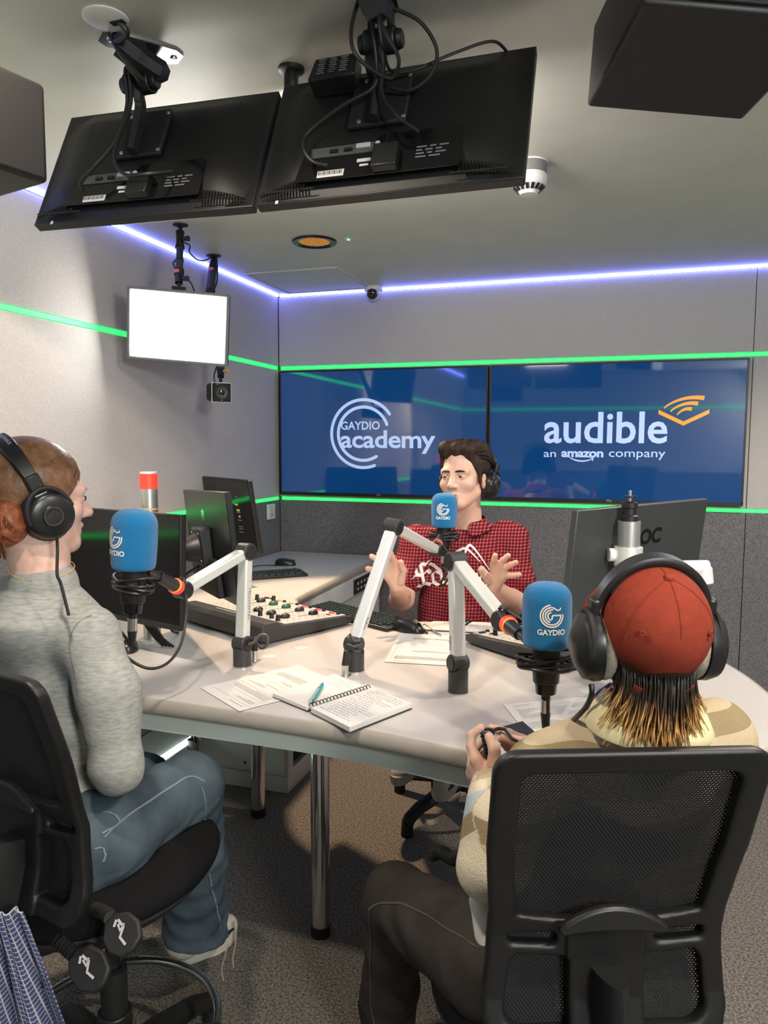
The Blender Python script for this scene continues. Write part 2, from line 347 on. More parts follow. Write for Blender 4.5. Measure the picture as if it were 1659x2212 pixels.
f=MB().box((-1.283,3.015,.195),(.035,.40,.105)).build('front_panel','dark_plastic',ups,bev=.006)
sl=MB()
for i in range(9): sl.box((-1.2645,3.05,.155+.010*i),(.004,.31,.004))
sl.build('slot','black_gloss',f)
text(MB(),'APC',(-1.262,2.93,.20),(0,1,0),V,.05,bold=.03).build('badge','silver_print',f)
for z,l in ((.32,'black rack unit just above the slotted power unit in the cabinet'),(.375,'thin black rack unit near the top of the cabinet opening')):
    r2=thing('rack_unit',l,'rack unit',(-1.3,3.0,z)); MB().box((-1.375,3.015,z),(.16,.44,.043)).build('case','black',r2,bev=.002)
    for q in (2.79,2.80,3.23): MB().cyl((-1.295,q,z),(-1.29,q,z),.004,n=8).build('screw','steel',r2)
# cupboard along the left wall under the desk with a lit top
lc=thing('wall_cupboard','low white cupboard with a lit top under the desk by the left wall','cupboard',(-1.75,2.3,0))
MB().box((-1.79,2.15,.10),(.22,1.06,.20)).build('carcass','white_paint',lc,bev=.003); MB().box((-1.785,2.15,.209),(.235,1.08,.018)).build('top','white_plastic',lc,bev=.002)
ul=tag(MB().box((-1.69,2.15,.224),(.012,1.0,.010)).build('under_desk_light','white_light'),'thin white light bar along the low cupboard under the desk by the left wall','light bar') if mm('white_light',(1,1,1),.5,emit=7,ecol=(.8,1,.9)) is None else 0
cgp=spline([(-1.655,2.60,.22),(-1.65,2.585,.29),(-1.645,2.57,.32),(-1.635,2.58,.27),(-1.64,2.61,.17)],6)
MB().tube(cgp,.006).build('cable','cable',lc); MB().cyl((-1.652,2.60,.18),(-1.652,2.60,.24),.02,.024,n=16).build('cable_gland','grey_plastic',lc)

# ---------------------------------------------------------------- wall controller, hatch, detector, downlight, dome camera
wc=thing('light_controller','small white wall touch pad with a colour wheel beside the back corner','wall control',(XL,3.838,1.07),None)
MB().box((XL+.008,3.838,1.069),(.014,.086,.086)).build('plate','white_plastic',wc,bev=.003)
def wheel_mat():
    m=bpy.data.materials.new('colour_wheel'); m.use_nodes=True; nt=m.node_tree; b=nt.nodes['Principled BSDF']
    at=nt.nodes.new('ShaderNodeAttribute'); at.attribute_name='hue'; h=nt.nodes.new('ShaderNodeCombineColor'); h.mode='HSV'
    h.inputs[1].default_value=.8; h.inputs[2].default_value=.8; nt.links.new(at.outputs['Fac'],h.inputs[0]); nt.links.new(h.outputs[0],b.inputs['Base Color']); return m
M['wheel']=wheel_mat()
ap_=arc((XL+.0155,3.838,1.067),.017,0,352,(0,1,0),V,30); w_=MB().ribbon(ap_,.009,(1,0,0)).build('colour_ring','wheel',wc)
at=w_.data.attributes.new('hue','FLOAT','POINT'); at.data.foreach_set('value',[(i//4)/31 for i in range(len(w_.data.vertices))])
bt=MB()
for i in range(4):
    for z in (1.098,1.04): bt.box((XL+.0155,3.838-.027+.018*i,z),(.001,.005,.004))
bt.build('button','inkgrey',wc)
h=thing('ceiling_hatch','square flush access hatch in the ceiling near the back left corner','hatch',(-1.58,3.68,ZC))
fr=MB(); hx0,hx1,hy0,hy1=-1.825,-1.335,3.43,3.92
for c,s in ((((hx0+hx1)/2,hy0,0),(hx1-hx0,.016,.006)),(((hx0+hx1)/2,hy1,0),(hx1-hx0,.016,.006)),((hx0,(hy0+hy1)/2,0),(.016,hy1-hy0-.016,.006)),((hx1,(hy0+hy1)/2,0),(.016,hy1-hy0-.016,.006))): fr.box((c[0],c[1],ZC-.003),s)
fr.build('frame','ceiling',h,bev=.001); MB().box(((hx0+hx1)/2,(hy0+hy1)/2,ZC-.002),(hx1-hx0-.026,hy1-hy0-.026,.004)).build('hatch_panel','ceiling',h,bev=.001)
lkx=MB().cyl((-1.39,3.66,ZC-.006),(-1.39,3.66,ZC-.003),.009,n=16).build('lock','steel',h)
sm=thing('smoke_detector','white round smoke detector on the ceiling behind the right hanging monitor','smoke detector',(-0.298,2.363,2.300))
sx,sy=(-0.298,2.363,2.300)[:2]
MB().lathe([(.052,0),(.053,-.006),(.053,-.034),(.050,-.036)],(sx,sy,ZC)).build('base','grey_plastic',sm); MB().lathe([(.054,0),(.0545,-.004),(.05,-.005)],(sx,sy,ZC)).build('rim','white_plastic',sm)
MB().lathe([(.05,-.034),(.054,-.04),(.054,-.056),(.049,-.068),(.047,-.07),(.028,-.088),(.027,-.094),(.0,-.096)],(sx,sy,ZC)).build('body','white_plastic',sm)
vt=MB()
for i in range(16):
    a=2*PI*i/16; q=Vector((math.cos(a),math.sin(a),0)); vt.box(Vector((sx,sy,ZC-.0775))+q*.0405,(.018,.009,.004),R=(Matrix.Rotation(a,3,'Z')@Matrix.Rotation(-.75,3,'Y')))
vt.build('vent_slot','black',sm)
dl=thing('ceiling_downlight','round recessed downlight glowing warm behind a honeycomb grid, black rim','downlight',(-1.262,2.978,ZC))
MB().lathe([(.066,0),(.092,-.001),(.094,-.005),(.09,-.009),(.07,-.006),(.066,0)],(-1.262,2.978,ZC),36).build('rim','black_gloss',dl)
disc(MB(),(-1.262,2.978,ZC-.0012),.068,(0,0,-1),32).build('lens','warm_glow',dl)
gr=MB()
for i in range(-6,7):
    s=math.sqrt(max(.066**2-(i*.0105)**2,1e-6)); gr.box((-1.262+i*.0105,2.978,ZC-.003),(.0022,2*s,.003)); gr.box((-1.262,2.978+i*.0105,ZC-.003),(2*s,.0022,.003))
tag(gr.build('honeycomb_grid','yellow_plastic',dl,smooth=False))
gd=thing('ceiling_indicator','tiny green indicator light on the ceiling beside the warm downlight','indicator light',(-1.114,2.987,2.300))
ix,iy=(-1.114,2.987,2.300)[:2]; MB().lathe([(.016,0),(.016,-.002),(.0,-.003)],(ix,iy,ZC),20).build('plate','ceiling',gd); MB().cyl((ix,iy,ZC-.005),(ix,iy,ZC-.002),.006,n=12).build('lens','green_dot',gd)
dc=thing('dome_camera','small white dome security camera at the top of the back wall','security camera',(-1.315,3.93,ZC))
dx,dy=-1.315,3.915
MB().lathe([(.05,0),(.05,-.02),(.046,-.024)],(dx,dy,ZC),28).build('base','white_plastic',dc,bev=.001)
bl=MB(); bl.ball((dx,dy-.004,ZC-.032),(.042,.042,.042),n=24); bl.build('shell','white_plastic',dc)
MB().lathe([(.030,0),(.028,.011),(.020,.019),(.0,.023)],(dx+.004,dy-.034,ZC-.043),24,d=(.05,-.9,-.45)).build('lens_window','lens',dc)
sb=MB(); text(sb,' ',(0,0,0),U,V,1) if 0 else None

# ---------------------------------------------------------------- hanging monitors and their ceiling mounts
def ceil_monitor(loc,rx,rz,label):
    w,hh=.54,.325; X=XF(loc,rx,0,rz); t=thing('hanging_monitor',label,'monitor',loc,'monitors hanging from the ceiling')
    # local: +y is the screen side, -y the back seen by us
    vs=[];nx,nz=16,10
    b=MB(X); outer=lambda x,z: -.010-.030*max(0,min(1,(.245-abs(x))/.05))*max(0,min(1,(z+.1575)/.05))*max(0,min(1,(.1575-z)/.06))
    gxs=[-w/2+w*i/nx for i in range(nx+1)]; gzs=[-hh/2+hh*j/nz for j in range(nz+1)]
    for z in gzs:
        for x in gxs: vs.append((x,outer(x,z),z))
    b.add(vs,[(j*(nx+1)+i,j*(nx+1)+i+1,(j+1)*(nx+1)+i+1,(j+1)*(nx+1)+i) for j in range(nz) for i in range(nx)]); b.build('back_shell','dark_plastic',t,ang=60)
    MB(X).box((0,-.001,0),(w,.022,hh)).build('bezel','black',t,bev=.003); MB(X).box((0,.0105,.004),(w-.016,.001,hh-.03)).build('screen','black_gloss',t)
    rc=MB(X).prism([(-.175,-.145),(.155,-.145),(.155,-.055),(.145,-.048),(-.005,-.048),(-.02,-.062),(-.15,-.062),(-.165,-.075)],(0,-.0405,0),(1,0,0),(0,0,1),.001).build('connector_recess','black_gloss',t,smooth=False)
    pp=MB(X).box((-.085,-.042,-.078),(.13,.004,.024)).build('port_panel','port',rc)
    q=MB(X).box((-.04,-.046,-.075),(.03,.006,.011)).build('video_port','silver_print',rc,bev=.002)
    for x in (-.1,-.07): MB(X).box((x,-.046,-.08),(.016,.004,.007)).build('video_port','black',rc)
    MB(X).cyl((-.012+.002,-.045,-.075),(-.01,-.049,-.075),.005,n=12).build('audio_port','silver_print',rc)
    s=MB(X); s.box((-.10,-.0425,-.132),(.055,.001,.016)); s.build('sticker','sticker',rc); s2=MB(X)
    for i in range(14): s2.box((-.124+.0036*i,-.0433,-.130),(.0012+.001*(i%3==0),.0004,.009))
    s2.build('barcode','ink',rc)
    for x,z,ww in ((-.035,-.108,.028),(-.033,-.120,.018)): MB(X).box((x,-.0425,z),(ww,.001,.008 if ww>.02 else .005)).build('sticker','sticker',rc)
    tx=MB(X)
    for j,(z,ws) in enumerate(((-.092,(.02,.012,.018)),(-.1,(.012,.014,.012)),(-.108,(.016,.01,.02)),(-.116,(.02,.022)))):
        x=.068
        for ww in ws: tx.box((x+ww/2,-.0423,z),(ww,.0005,.0035)); x+=ww+.006
    tx.build('rating_print','inkgrey',rc)
    MB(X).box((.012,-.05,-.115),(.05,.02,.055)).build('stand_socket','black',t,bev=.003)
    for sgn in (-1,1):
        v=MB(X)
        for i in range(16):
            x=sgn*(.155+.0065*i); hgt=.022*(1-(i/16)**2)+.002; v.box((x,-.036+.0009*i,-.1545+hgt/2),(.003,.004,hgt))
        v.build('vent_grille','black_gloss',t,smooth=False)
        MB(X).box((sgn*.19,-.034,-.1545),(.11,.003,.002)).build('vent_lip','dark_plastic',t)
    MB(X).box((-.222,-.0125,-.158),(.006,.001,.012)).build('badge','sticker',t)
    MB(X).box((-.02,-.047,.035),(.12,.012,.13)).build('mount_plate','black_matte',t,bev=.004)
    for x in (-.055,.035):
        for z in (-.02,.085): MB(X).lathe([(.0,.003),(.004,.002),(.005,0)],(x,-.0535,z),12,d=(X.to_3x3().inverted()@X.to_3x3()@Vector((0,-1,0)))).build('screw','steel',t)
    return t,X
m1,X1=ceil_monitor((-1.022,1.511,2.083),-26,2.6,'left of the two black monitors hanging from the ceiling, cables bundled on its arm')
m2,X2=ceil_monitor((-.456,1.487,2.073),-25.4,-.3,'right black monitor hanging from the ceiling, power brick strapped to its back')
def ceil_mount(px,py,X,label,dirv,plate='steel'):
    t=thing('ceiling_monitor_mount',label,'mount',(px,py,ZC),'monitor mounts on the ceiling')
    pl=MB(); pl.prism([(-.05,-.02),(-.03,-.035),(.10,-.035),(.12,-.02),(.12,.02),(.10,.035),(-.03,.035),(-.05,.02)],(px,py,ZC),dirv,Vector((0,0,1)).cross(Vector(dirv)),-.004)
    pl.build('ceiling_plate',plate,t); D_=Vector(dirv)
    for k in (-.03,.105): MB().lathe([(.0,-.004),(.007,-.003),(.008,0)],Vector((px,py,ZC-.004))+D_*k,12).build('bolt','steel',t)
    c0=Vector((px,py,ZC-.005)); top=X@Vector((-.02,-.075,.075)); piv=Vector((top.x+.004,top.y-.004,top.z+.055)); neck=piv+Vector((0,.0,.055))
    MB().tube(spline([c0+D_*-.01,c0+Vector((0,0,-.02))+D_*.03,c0+Vector((0,0,-.035))+D_*.07,Vector(neck)+Vector((0,0,.005))],5),[.03]*6+[.026]*5+[.022]*5).build('upper_arm','black_matte',t)
    fk=MB()
    for s in (-.02,.02): fk.box((neck.x+s,neck.y,(neck.z+piv.z)/2),(.009,.026,abs(neck.z-piv.z)+.03))
    fk.build('fork','black_matte',t,bev=.003)
    MB().cyl((piv.x-.032,piv.y,piv.z),(piv.x+.032,piv.y,piv.z),.024,n=26).build('pivot','black',t,bev=.003)
    for s in (-1,1): MB().cyl((piv.x+s*.033,piv.y,piv.z),(piv.x+s*.044,piv.y,piv.z),.019,.016,n=22).build('pivot_knob','dark_plastic',t,bev=.002)
    l0=X@Vector((-.02,-.062,-.03)); MB().tube(spline([piv,(piv+top)/2+Vector((0,-.004,0)),top,l0],4),.017,n=6,sq=.6).build('lower_arm','black_matte',t)
    return t,piv,top,l0,neck
cm1,pv1,tp1,lo1,nk1=ceil_mount(-1.035,1.42,X1,'monitor mount with a chrome ceiling plate above the left hanging monitor',Vector((.62,.78,0)).normalized(),'chrome')
cm2,pv2,tp2,lo2,nk2=ceil_mount(-.475,1.44,X2,'black monitor mount looped with cable above the right hanging monitor',Vector((.15,-1,0)).normalized(),'black')
def cable(pts,r,label,n=8,name='cable',mt='cable',group=None): return tag(MB().tube(spline(pts,n),r,n=8).build(name,mt),label,'cable',group)
loc=lambda X,*p: tuple(X@Vector(p))
cable([(-1.045,1.385,2.295),(-1.03,1.40,2.26),(-1.01,1.44,2.22),tuple(pv1+Vector((-.012,-.032,.02))),tuple(tp1+Vector((-.012,-.03,.0))),loc(X1,-.05,-.085,-.02),loc(X1,-.085,-.08,-.075),loc(X1,-.12,-.07,-.11),loc(X1,-.125,-.05,-.118)],.0042,'black video cable down the arm to the left socket of the left hanging monitor')
cable([(-1.045,1.383,2.297),(-1.027,1.395,2.262),(-1.0,1.435,2.222),tuple(pv1+Vector((.0,-.034,.02))),tuple(tp1+Vector((.0,-.034,.0))),loc(X1,-.04,-.09,-.03),loc(X1,-.03,-.09,-.085),loc(X1,.0,-.08,-.115),loc(X1,.05,-.075,-.112),loc(X1,.085,-.05,-.085)],.0042,'black power cable looping under the arm of the left hanging monitor')
cp_=thing('cable_entry_cover','round white cable cover on the ceiling behind the chrome mount plate','cable cover',(-1.015,1.332,2.300))
gx,gy=(-1.015,1.332,2.300)[:2]; MB().lathe([(.045,0),(.045,-.003),(.04,-.005),(.0,-.006)],(gx,gy,ZC),30).build('cover','white_plastic',cp_); MB().box((gx+.02,gy+.012,ZC-.0065),(.03,.014,.003)).build('cable_slot','rubber',cp_)
cable([(gx+.022,gy+.014,ZC-.004),(gx+.028,gy+.03,ZC-.02),(-1.04,1.39,2.285)],.006,'short black cable from the white ceiling cover to the mount')
cable([(-0.499,1.394,2.281),(-0.503,1.366,2.218),(-0.498,1.364,2.175),(-0.475,1.390,2.153),(-0.443,1.421,2.145),(-0.424,1.408,2.169),(-0.439,1.385,2.201),(-0.459,1.383,2.243),(-0.479,1.401,2.281)],.0038,'black cable looped around the mount of the right hanging monitor')
cable([(-0.431,1.393,2.254),(-0.385,1.405,2.231),(-0.362,1.431,2.203),(-0.359,1.440,2.174),(-0.376,1.442,2.144),(-0.412,1.439,2.126),(-0.449,1.439,2.136)],.0038,'black cable loop at the right of the right monitor mount')
cable([loc(X2,.215,.0,.165),loc(X2,.19,-.045,.15),loc(X2,.12,-.06,.115),loc(X2,.05,-.07,.075),loc(X2,.005,-.08,.07),loc(X2,-.01,-.09,.11)],.003,'thin black cable running over the top edge of the right hanging monitor')
cable([tuple(nk2+Vector((-.01,-.04,.06))),tuple(pv2+Vector((-.005,-.04,.02))),tuple(tp2+Vector((.005,-.035,0))),loc(X2,-.02,-.09,.02),loc(X2,-.08,-.085,-.01),loc(X2,-.15,-.07,-.05),loc(X2,-.152,-.07,-.09),loc(X2,-.132,-.06,-.115),loc(X2,-.105,-.05,-.118)],.0038,'black video cable curving to the left socket of the right hanging monitor')
cable([tuple(pv2+Vector((.008,-.04,.02))),tuple(tp2+Vector((.018,-.035,0))),loc(X2,.0,-.09,.0),loc(X2,.035,-.08,-.05),loc(X2,.075,-.06,-.075)],.0038,'black power cable to the middle socket of the right hanging monitor')
pb=thing('power_brick','black power brick strapped to the back of the right hanging monitor','power adapter',loc(X2,-.12,-.06,.1))
MB(X2).box((-.118,-.066,.10),(.10,.045,.062),tp=(.9,.8)).build('case','dark_plastic',pb,bev=.004); tx=MB(X2)
for j in range(7):
    for i in range(3): tx.box((-.142+.024*i,-.0888,.082+.006*j),(.016-.004*((i+j)%2),.0006,.0025))
tx.build('rating_print','inkgrey',pb)
for w_ in range(5): MB(X2).tube(arc((-.045+.004*w_,-.075,.10),.02+.002*w_,0,330,(0,1,0),(0,0,1),14),.003).build('coiled_lead','cable',pb)
# small ball mount between the monitors with the hidden key light
bm_=thing('ball_head_mount','small black ball head mount on the ceiling behind the gap between the hanging monitors','mount',(-0.747,1.632,2.300))
bx,by=(-0.745,1.628,2.300)[:2]
MB().lathe([(.03,0),(.03,-.006),(.027,-.008),(.013,-.009)],(bx,by,ZC),26).build('ceiling_flange','black',bm_); MB().lathe([(.014,-.008),(.017,-.02),(.017,-.045),(.014,-.058),(.01,-.06)],(bx,by,ZC),20).build('stem','black',bm_)
MB().ball((bx,by,ZC-.068),.014).build('ball_joint','black',bm_); MB().cyl((bx,by,ZC-.075),(bx+.03,by+.02,ZC-.13),.009,n=14).build('stem','black',bm_)
kl=thing('key_light_panel','bright light panel facing the host, hidden behind the right hanging monitor','light panel',(bx+.08,by+.05,2.1))
Xk=XF((bx+.14,by+.08,2.185),4,0,0); MB(Xk).box((0,0,0),(.34,.02,.2)).build('housing','black',kl,bev=.004); MB(Xk).box((0,.011,0),(.32,.002,.18)).build('diffuser','key_glow',kl)
# ---------------------------------------------------------------- speakers
def speaker(c,rz,label,sc=1.0,tilt=0,roll=0):
    X=XF(c,tilt,roll,rz); w,d_,h_=.288*sc,.288*sc,.15*sc; t=thing('ceiling_speaker',label,'speaker',c,'black speakers hanging from the ceiling')
    MB(X).box((0,0,0),(w,d_,h_)).build('cabinet','speaker_black',t,bev=.008,seg=3); MB(X).box((.01,-d_/2-.003,.0),(w*.92,.008,h_*.86)).build('rear_panel','black_matte',t,bev=.002)
    for x,z,r in ((.02,.01,.011),(.06,-.005,.013),(.085,-.005,.013),(-.03,.0,.008)): MB(X).lathe([(r,0),(r,.012),(r*.6,.012),(r*.6,.004),(0,.004)],(x,-d_/2-.007,z-.03),14,d=(0,-1,0)).build('connector','grey_plastic',t)
    MB(X).box((-.075,-d_/2-.008,-.04),(.045,.006,.03)).build('power_socket','black_gloss',t,bev=.002); MB(X).box((.03,-d_/2-.008,-.045),(.03,.003,.022)).build('rating_label','inkgrey',t)
    MB(X).cyl((0,0,h_/2),(0,0,h_/2+max(.02,2.298-c[2]-h_/2)),.02,n=16).build('bracket','black',t)
    return t
mm('speaker_black',(.011,.010,.010),.5,var=.08,vs=200,bump=.05,bs=700)
sc_=Vector((-0.084,1.485,2.057)); R3=XF((0,0,0),0,0,17.7).to_3x3()
speaker(tuple(sc_+R3@Vector((.146,-.150,.083))),17.7,'large black speaker hanging at the top right with its connector panel toward us',1.0,-4,4.5)
speaker((-1.055,.90,1.935),-14,'black speaker at the left edge of the picture, under the ceiling',1.0,0)

# ---------------------------------------------------------------- light panel and camera hanging by the left wall
def rot(rx,ry,rz): return XF((0,0,0),rx,ry,rz)
lp=thing('studio_light','glowing white rectangular light panel hanging from the ceiling by the left wall','light panel',(-1.70,2.6,2.3))
Xp=XF((-1.635,2.525,1.8965),8.4,4.3,20); w,h_=.384,.271
MB(Xp).box((0,.014,0),(w,.026,h_)).build('housing','charcoal',lp,bev=.008)
b=MB(Xp)
for sx in (-1,1): b.box((sx*(w/2-.006),-.002,0),(.012,.012,h_))
for sz in (-1,1): b.box((0,-.002,sz*(h_/2-.006)),(w-.024,.012,.012))
b.build('bezel','grey_plastic',lp,bev=.004); MB(Xp).box((0,.0005,0),(w-.024,.004,h_-.024)).build('diffuser','panel_glow',lp,bev=.004)
def flange(b,c,r=.03): return b.lathe([(r,0),(r,-.004),(r*.85,-.007),(.011,-.010),(.008,-.016)],c,24)
c0=Vector((-1.668,2.606,ZC)); pt=Xp@Vector((.0,.0,h_/2+.005)); dirp=(pt-c0)
flange(MB(),c0).build('ceiling_flange','black',lp); q=lambda t: c0+dirp*t
MB().cyl(q(.03),q(.13),.007,n=12).build('stud','black',lp)
b=MB(); b.cyl(q(.12),q(.2),.017,.015).cyl(q(.2),q(.34),.015,.015).cyl(q(.34),q(.37),.018,.018); b.build('ball_clamp','black_gloss',lp)
MB().cyl(q(.37),q(.56),.0135,n=18).build('extension_tube','charcoal',lp); MB().cyl(q(.55),q(.58),.016,n=18).build('collar','black',lp)
MB().cyl(q(.58),q(.72),.0145,n=18).build('extension_tube','charcoal',lp)
MB().cyl(q(.72),q(.80),.019,.018,n=14).build('strap','black_matte',lp); MB().box(q(.745)+Vector((.002,-.0195,0)),(.02,.003,.012)).build('strap_tag','red_led' if 0 else 'red_plastic',lp)
MB().cyl(q(.80),q(.92),.016,.015,n=16).build('ball_clamp','black_gloss',lp); MB().cyl(q(.9),q(1.0),.007,n=12).build('stud','black',lp)
for t in (.24,.86): MB().cyl(q(t)+Vector((.016,-.004,0)),q(t)+Vector((.042,-.004,0)),.007,.011,n=10).build('wing_knob','black',lp,bev=.001)
MB(Xp).box((0,.006,h_/2+.006),(.052,.022,.014)).build('shoe','black',lp,bev=.002)
cable([q(.3)+Vector((.02,-.01,0)),q(.36)+Vector((.05,-.01,.0)),(-1.657,2.651,2.205),(-1.713,2.792,2.215),(-1.767,2.936,2.246),(-1.787,3.039,2.285)],.003,'thin black cable from the light panel mount across to the camera pole flange')
cable([q(.28)+Vector((.012,-.015,0)),q(.5)+Vector((.02,-.014,0)),q(.62)+Vector((-.02,-.012,0)),q(.8)+Vector((.018,-.016,0)),q(.92)+Vector((.05,-.0,0)),tuple(Xp@Vector((.06,.01,h_/2-.01)))],.003,'thin black cable tied to the light panel mount down to its top edge')
pc=thing('studio_camera','small black box camera on a ceiling pole below the light panel','camera',(-1.793,3.066,ZC))
f0=Vector((-1.793,3.066,ZC)); a1=Vector((-1.786,3.045,2.238)); a2=Vector((-1.784,3.013,2.109)); a3=Vector((-1.675,2.910,1.770)); a4=Vector((-1.665,2.888,1.720))
flange(MB(),f0,.033).build('ceiling_flange','black',pc); MB().cyl(f0+Vector((0,0,-.012)),a1,.011,.02,n=14).build('ball_clamp','black',pc); MB().cyl(a1,a2,.019,n=18).build('pole','charcoal',pc); MB().cyl(a2,a3,.017,n=16).build('pole','charcoal',pc)
MB().cyl(a1+(a2-a1)*.75,a1+(a2-a1)*.95,.0215,n=16).build('strap','black_matte',pc); MB().box(a1+Vector((.002,-.02,-.005)),(.022,.004,.012)).build('strap_tag','red_plastic',pc)
MB().cyl(a3,a3+(a4-a3)*.6,.016,.014,n=14).build('ball_clamp','black_gloss',pc); MB().cyl(a3+(a4-a3)*.5,a4,.007,n=10).build('stud','black',pc); MB().cyl(a3+Vector((.015,-.005,-.004)),a3+Vector((.04,-.005,-.004)),.006,.010,n=10).build('wing_knob','yellow_plastic',pc,bev=.001)
Xc=XF((-1.657,2.864,1.671),4,0,42); MB(Xc).box((0,.03,0),(.078,.135,.078)).build('body','black_matte',pc,bev=.014,seg=3)
MB(Xc).box((0,-.036,0),(.084,.010,.084)).build('front_ring','white_plastic',pc,bev=.016,seg=3); MB(Xc).box((0,-.041,0),(.078,.009,.078)).build('front_plate','black_gloss',pc,bev=.015,seg=3)
MB(Xc).lathe([(.030,0),(.030,.006),(.026,.009),(.024,.004),(.0,.002)],(0,-.0455,0),26,d=(0,-1,0)).build('lens_ring','charcoal',pc); MB(Xc).ball((0,-.044,0),(.018,.007,.018)).build('lens','lens',pc); MB(Xc).box((0,-.0458,-.032),(.005,.001,.002)).build('indicator','white_print',pc)
cable([tuple(f0+Vector((.02,-.01,-.01))),tuple(a1+Vector((.03,-.012,.0))),tuple((a1+a2)/2+Vector((.032,-.01,-.01))),tuple(a2+Vector((.012,-.015,.01)))],.0035,'black cable hanging down beside the studio camera pole')
cable([tuple(a3+Vector((-.015,-.006,.02))),tuple(a3+Vector((-.03,-.006,-.02))),(-1.687,2.880,1.712),(-1.691,2.898,1.693)],.003,'short black cable into the top of the studio camera')

# ---------------------------------------------------------------- left pole with beacon and two monitors, far monitor
lpl=thing('pole_stand','aluminium pole with glowing red signal band standing behind the black desk monitor','pole',(-1.40,1.985,.83))
px_,py_=-1.402,1.985
MB().lathe([(.042,0),(.042,.006),(.03,.009),(.027,.01)],(px_,py_,.83),28).build('base_plate','aluminium',lpl); MB().cyl((px_,py_,.836),(px_,py_,1.248),.0265,n=30).build('pole','pole_metal',lpl)
MB().cyl((px_,py_,1.247),(px_,py_,1.2515),.0272,n=30).build('collar','yellow_plastic',lpl); MB().cyl((px_,py_,1.25),(px_,py_,1.312),.0262,n=30).build('pole','pole_metal',lpl)
MB().cyl((px_,py_,1.3125),(px_,py_,1.358),.0272,n=30).build('signal_band','red_led',lpl); MB().cyl((px_,py_,1.358),(px_,py_,1.364),.0262,n=30).build('pole_cap','aluminium',lpl,bev=.001)
ar=MB(); ar.cyl((px_,py_,1.15),(px_,py_,1.19),.034,n=26); ar.build('arm_clamp','aluminium',lpl)
def screen(X,w,hh,label,back='black_matte',arm=True,name='desk_monitor',cat='monitor',lb=None):
    t=thing(name,label,cat,tuple(X.translation)); MB(X).box((0,.012,0),(w,.022,hh)).build('housing',back,t,bev=.003)
    MB(X).box((0,.034,-.02),(w*.62,.03,hh*.6),tp=(.9,.8)).build('rear_housing',back,t,bev=.01); MB(X).box((0,.0008,.006),(w-.010,.002,hh-.024)).build('screen','black_gloss',t)
    MB(X).box((0,.0002,-hh/2+.008),(w,.003,.016)).build('chin','charcoal' if back!='black_matte' else 'black',t,bev=.001); return t
Xl=XF((-1.415,1.835,1.094),-1.5,0,-14); dm=screen(Xl,.535,.325,'black desk monitor turned toward the camera behind the blue microphone at left')
MB(Xl).box((0,.06,-.155),(.2,.05,.02)).build('speaker_bar','black',dm,bev=.004); MB().box((-1.41,1.905,1.10),(.05,.09,.05)).build('tilt_bracket','black',dm,bev=.004)
cb=MB()
for i in range(4): cable([(-1.40+.012*i,1.93,.95),(-1.385+.012*i,1.925,.90),(-1.36+.010*i,1.935,.858),(-1.325+.012*i,1.93,.8345)],.0038,('first','second','third','fourth')[i]+' from the left of the braided black cables at the left pole foot',group='monitor cables at the pole foot')
# monitor seen from behind, lit green (local +y is its screen here -> use its own builder)
def back_monitor(X,w,hh,label,logo=None,mt='back_sheen'):
    t=thing('desk_monitor',label,'monitor',tuple(X.translation)); MB(X).box((0,.003,0),(w,.018,hh)).build('housing',mt,t,bev=.003); MB(X).box((0,.0125,.003),(w-.01,.001,hh-.02)).build('screen','black_gloss',t)
    MB(X).box((0,-.016,-hh*.3),(w*.5,.024,hh*.36),tp=(.9,.8)).build('rear_housing','black_matte',t,bev=.006)
    pl=MB(X).box((0,-.024,-.005),(.11,.038,.115)).build('mount_plate','black',t,bev=.006)
    for x in (-.042,.042):
        for z in (-.047,.037): MB(X).cyl((x,-.0445,z),(x,-.042,z),.004,n=10).build('screw','steel',pl)
    MB(X).lathe([(.05,0),(.045,.012),(.03,.045),(.018,.055),(.0,.056)],(0,-.043,-.012),24,d=tuple((X.to_3x3().inverted()@(X.to_3x3()@Vector((0,-1,0)))))).build('ball_hub','black',t)
    return t
mm('back_sheen',(.018,.019,.019),.30,.35)
Xg=XF((-1.216,2.03,1.145),5.5,-2.4,-45); gm=back_monitor(Xg,.53,.325,'desk monitor seen from behind with green reflections, on an arm above the mixer')
lt=MB(Xg)
for x,d_ in ((-.012,0),(0,.004),(.012,.0)): lt.box((x-.02,-.0065,.085+d_),(.008,.001,.034)); lt.box((x-.02,-.0067,.085),(.014,.001,.012))
lt.build('badge','chrome',gm)
hub=Xg@Vector((0,-.10,-.012)); MB().tube([(px_+.03,py_-.004,1.17),(px_+.075,py_-.01,1.17),tuple(hub)],.019,n=4).build('monitor_arm','aluminium',lpl,bev=.003)
MB().box((px_+.03,py_-.02,1.205),(.1,.018,.012)).build('arm_lever','black',lpl,bev=.003)
cable([loc(Xg,.02,-.04,-.09),loc(Xg,-.03,-.07,-.12),(-1.33,1.99,.99),(-1.36,2.02,.87),(-1.37,2.08,.834)],.004,'black cable hanging from the back of the green lit monitor')
cable([loc(Xg,-.02,-.04,-.07),loc(Xg,-.06,-.08,-.10),(-1.36,2.02,.96),(-1.40,2.12,.834)],.004,'second black cable hanging behind the green lit monitor')
Xf=XF((-1.735,3.03,1.135),9,0,-36); fm=screen(Xf,.58,.325,'far desk monitor with dark screen facing the room, beside the left wall',back='black')
ui=MB(Xf)
for x,z,a,b_ in ((.14,.05,.03,.008),(.15,.025,.03,.009),(.155,-.003,.016,.009)): ui.box((x,-.0005,z),(a,.001,b_))
ui.build('screen_buttons','yellow_glow',fm) if mm('yellow_glow',(.3,.25,.05),.5,emit=.25,ecol=(.6,.5,.12)) is None else 0
ui=MB(Xf)
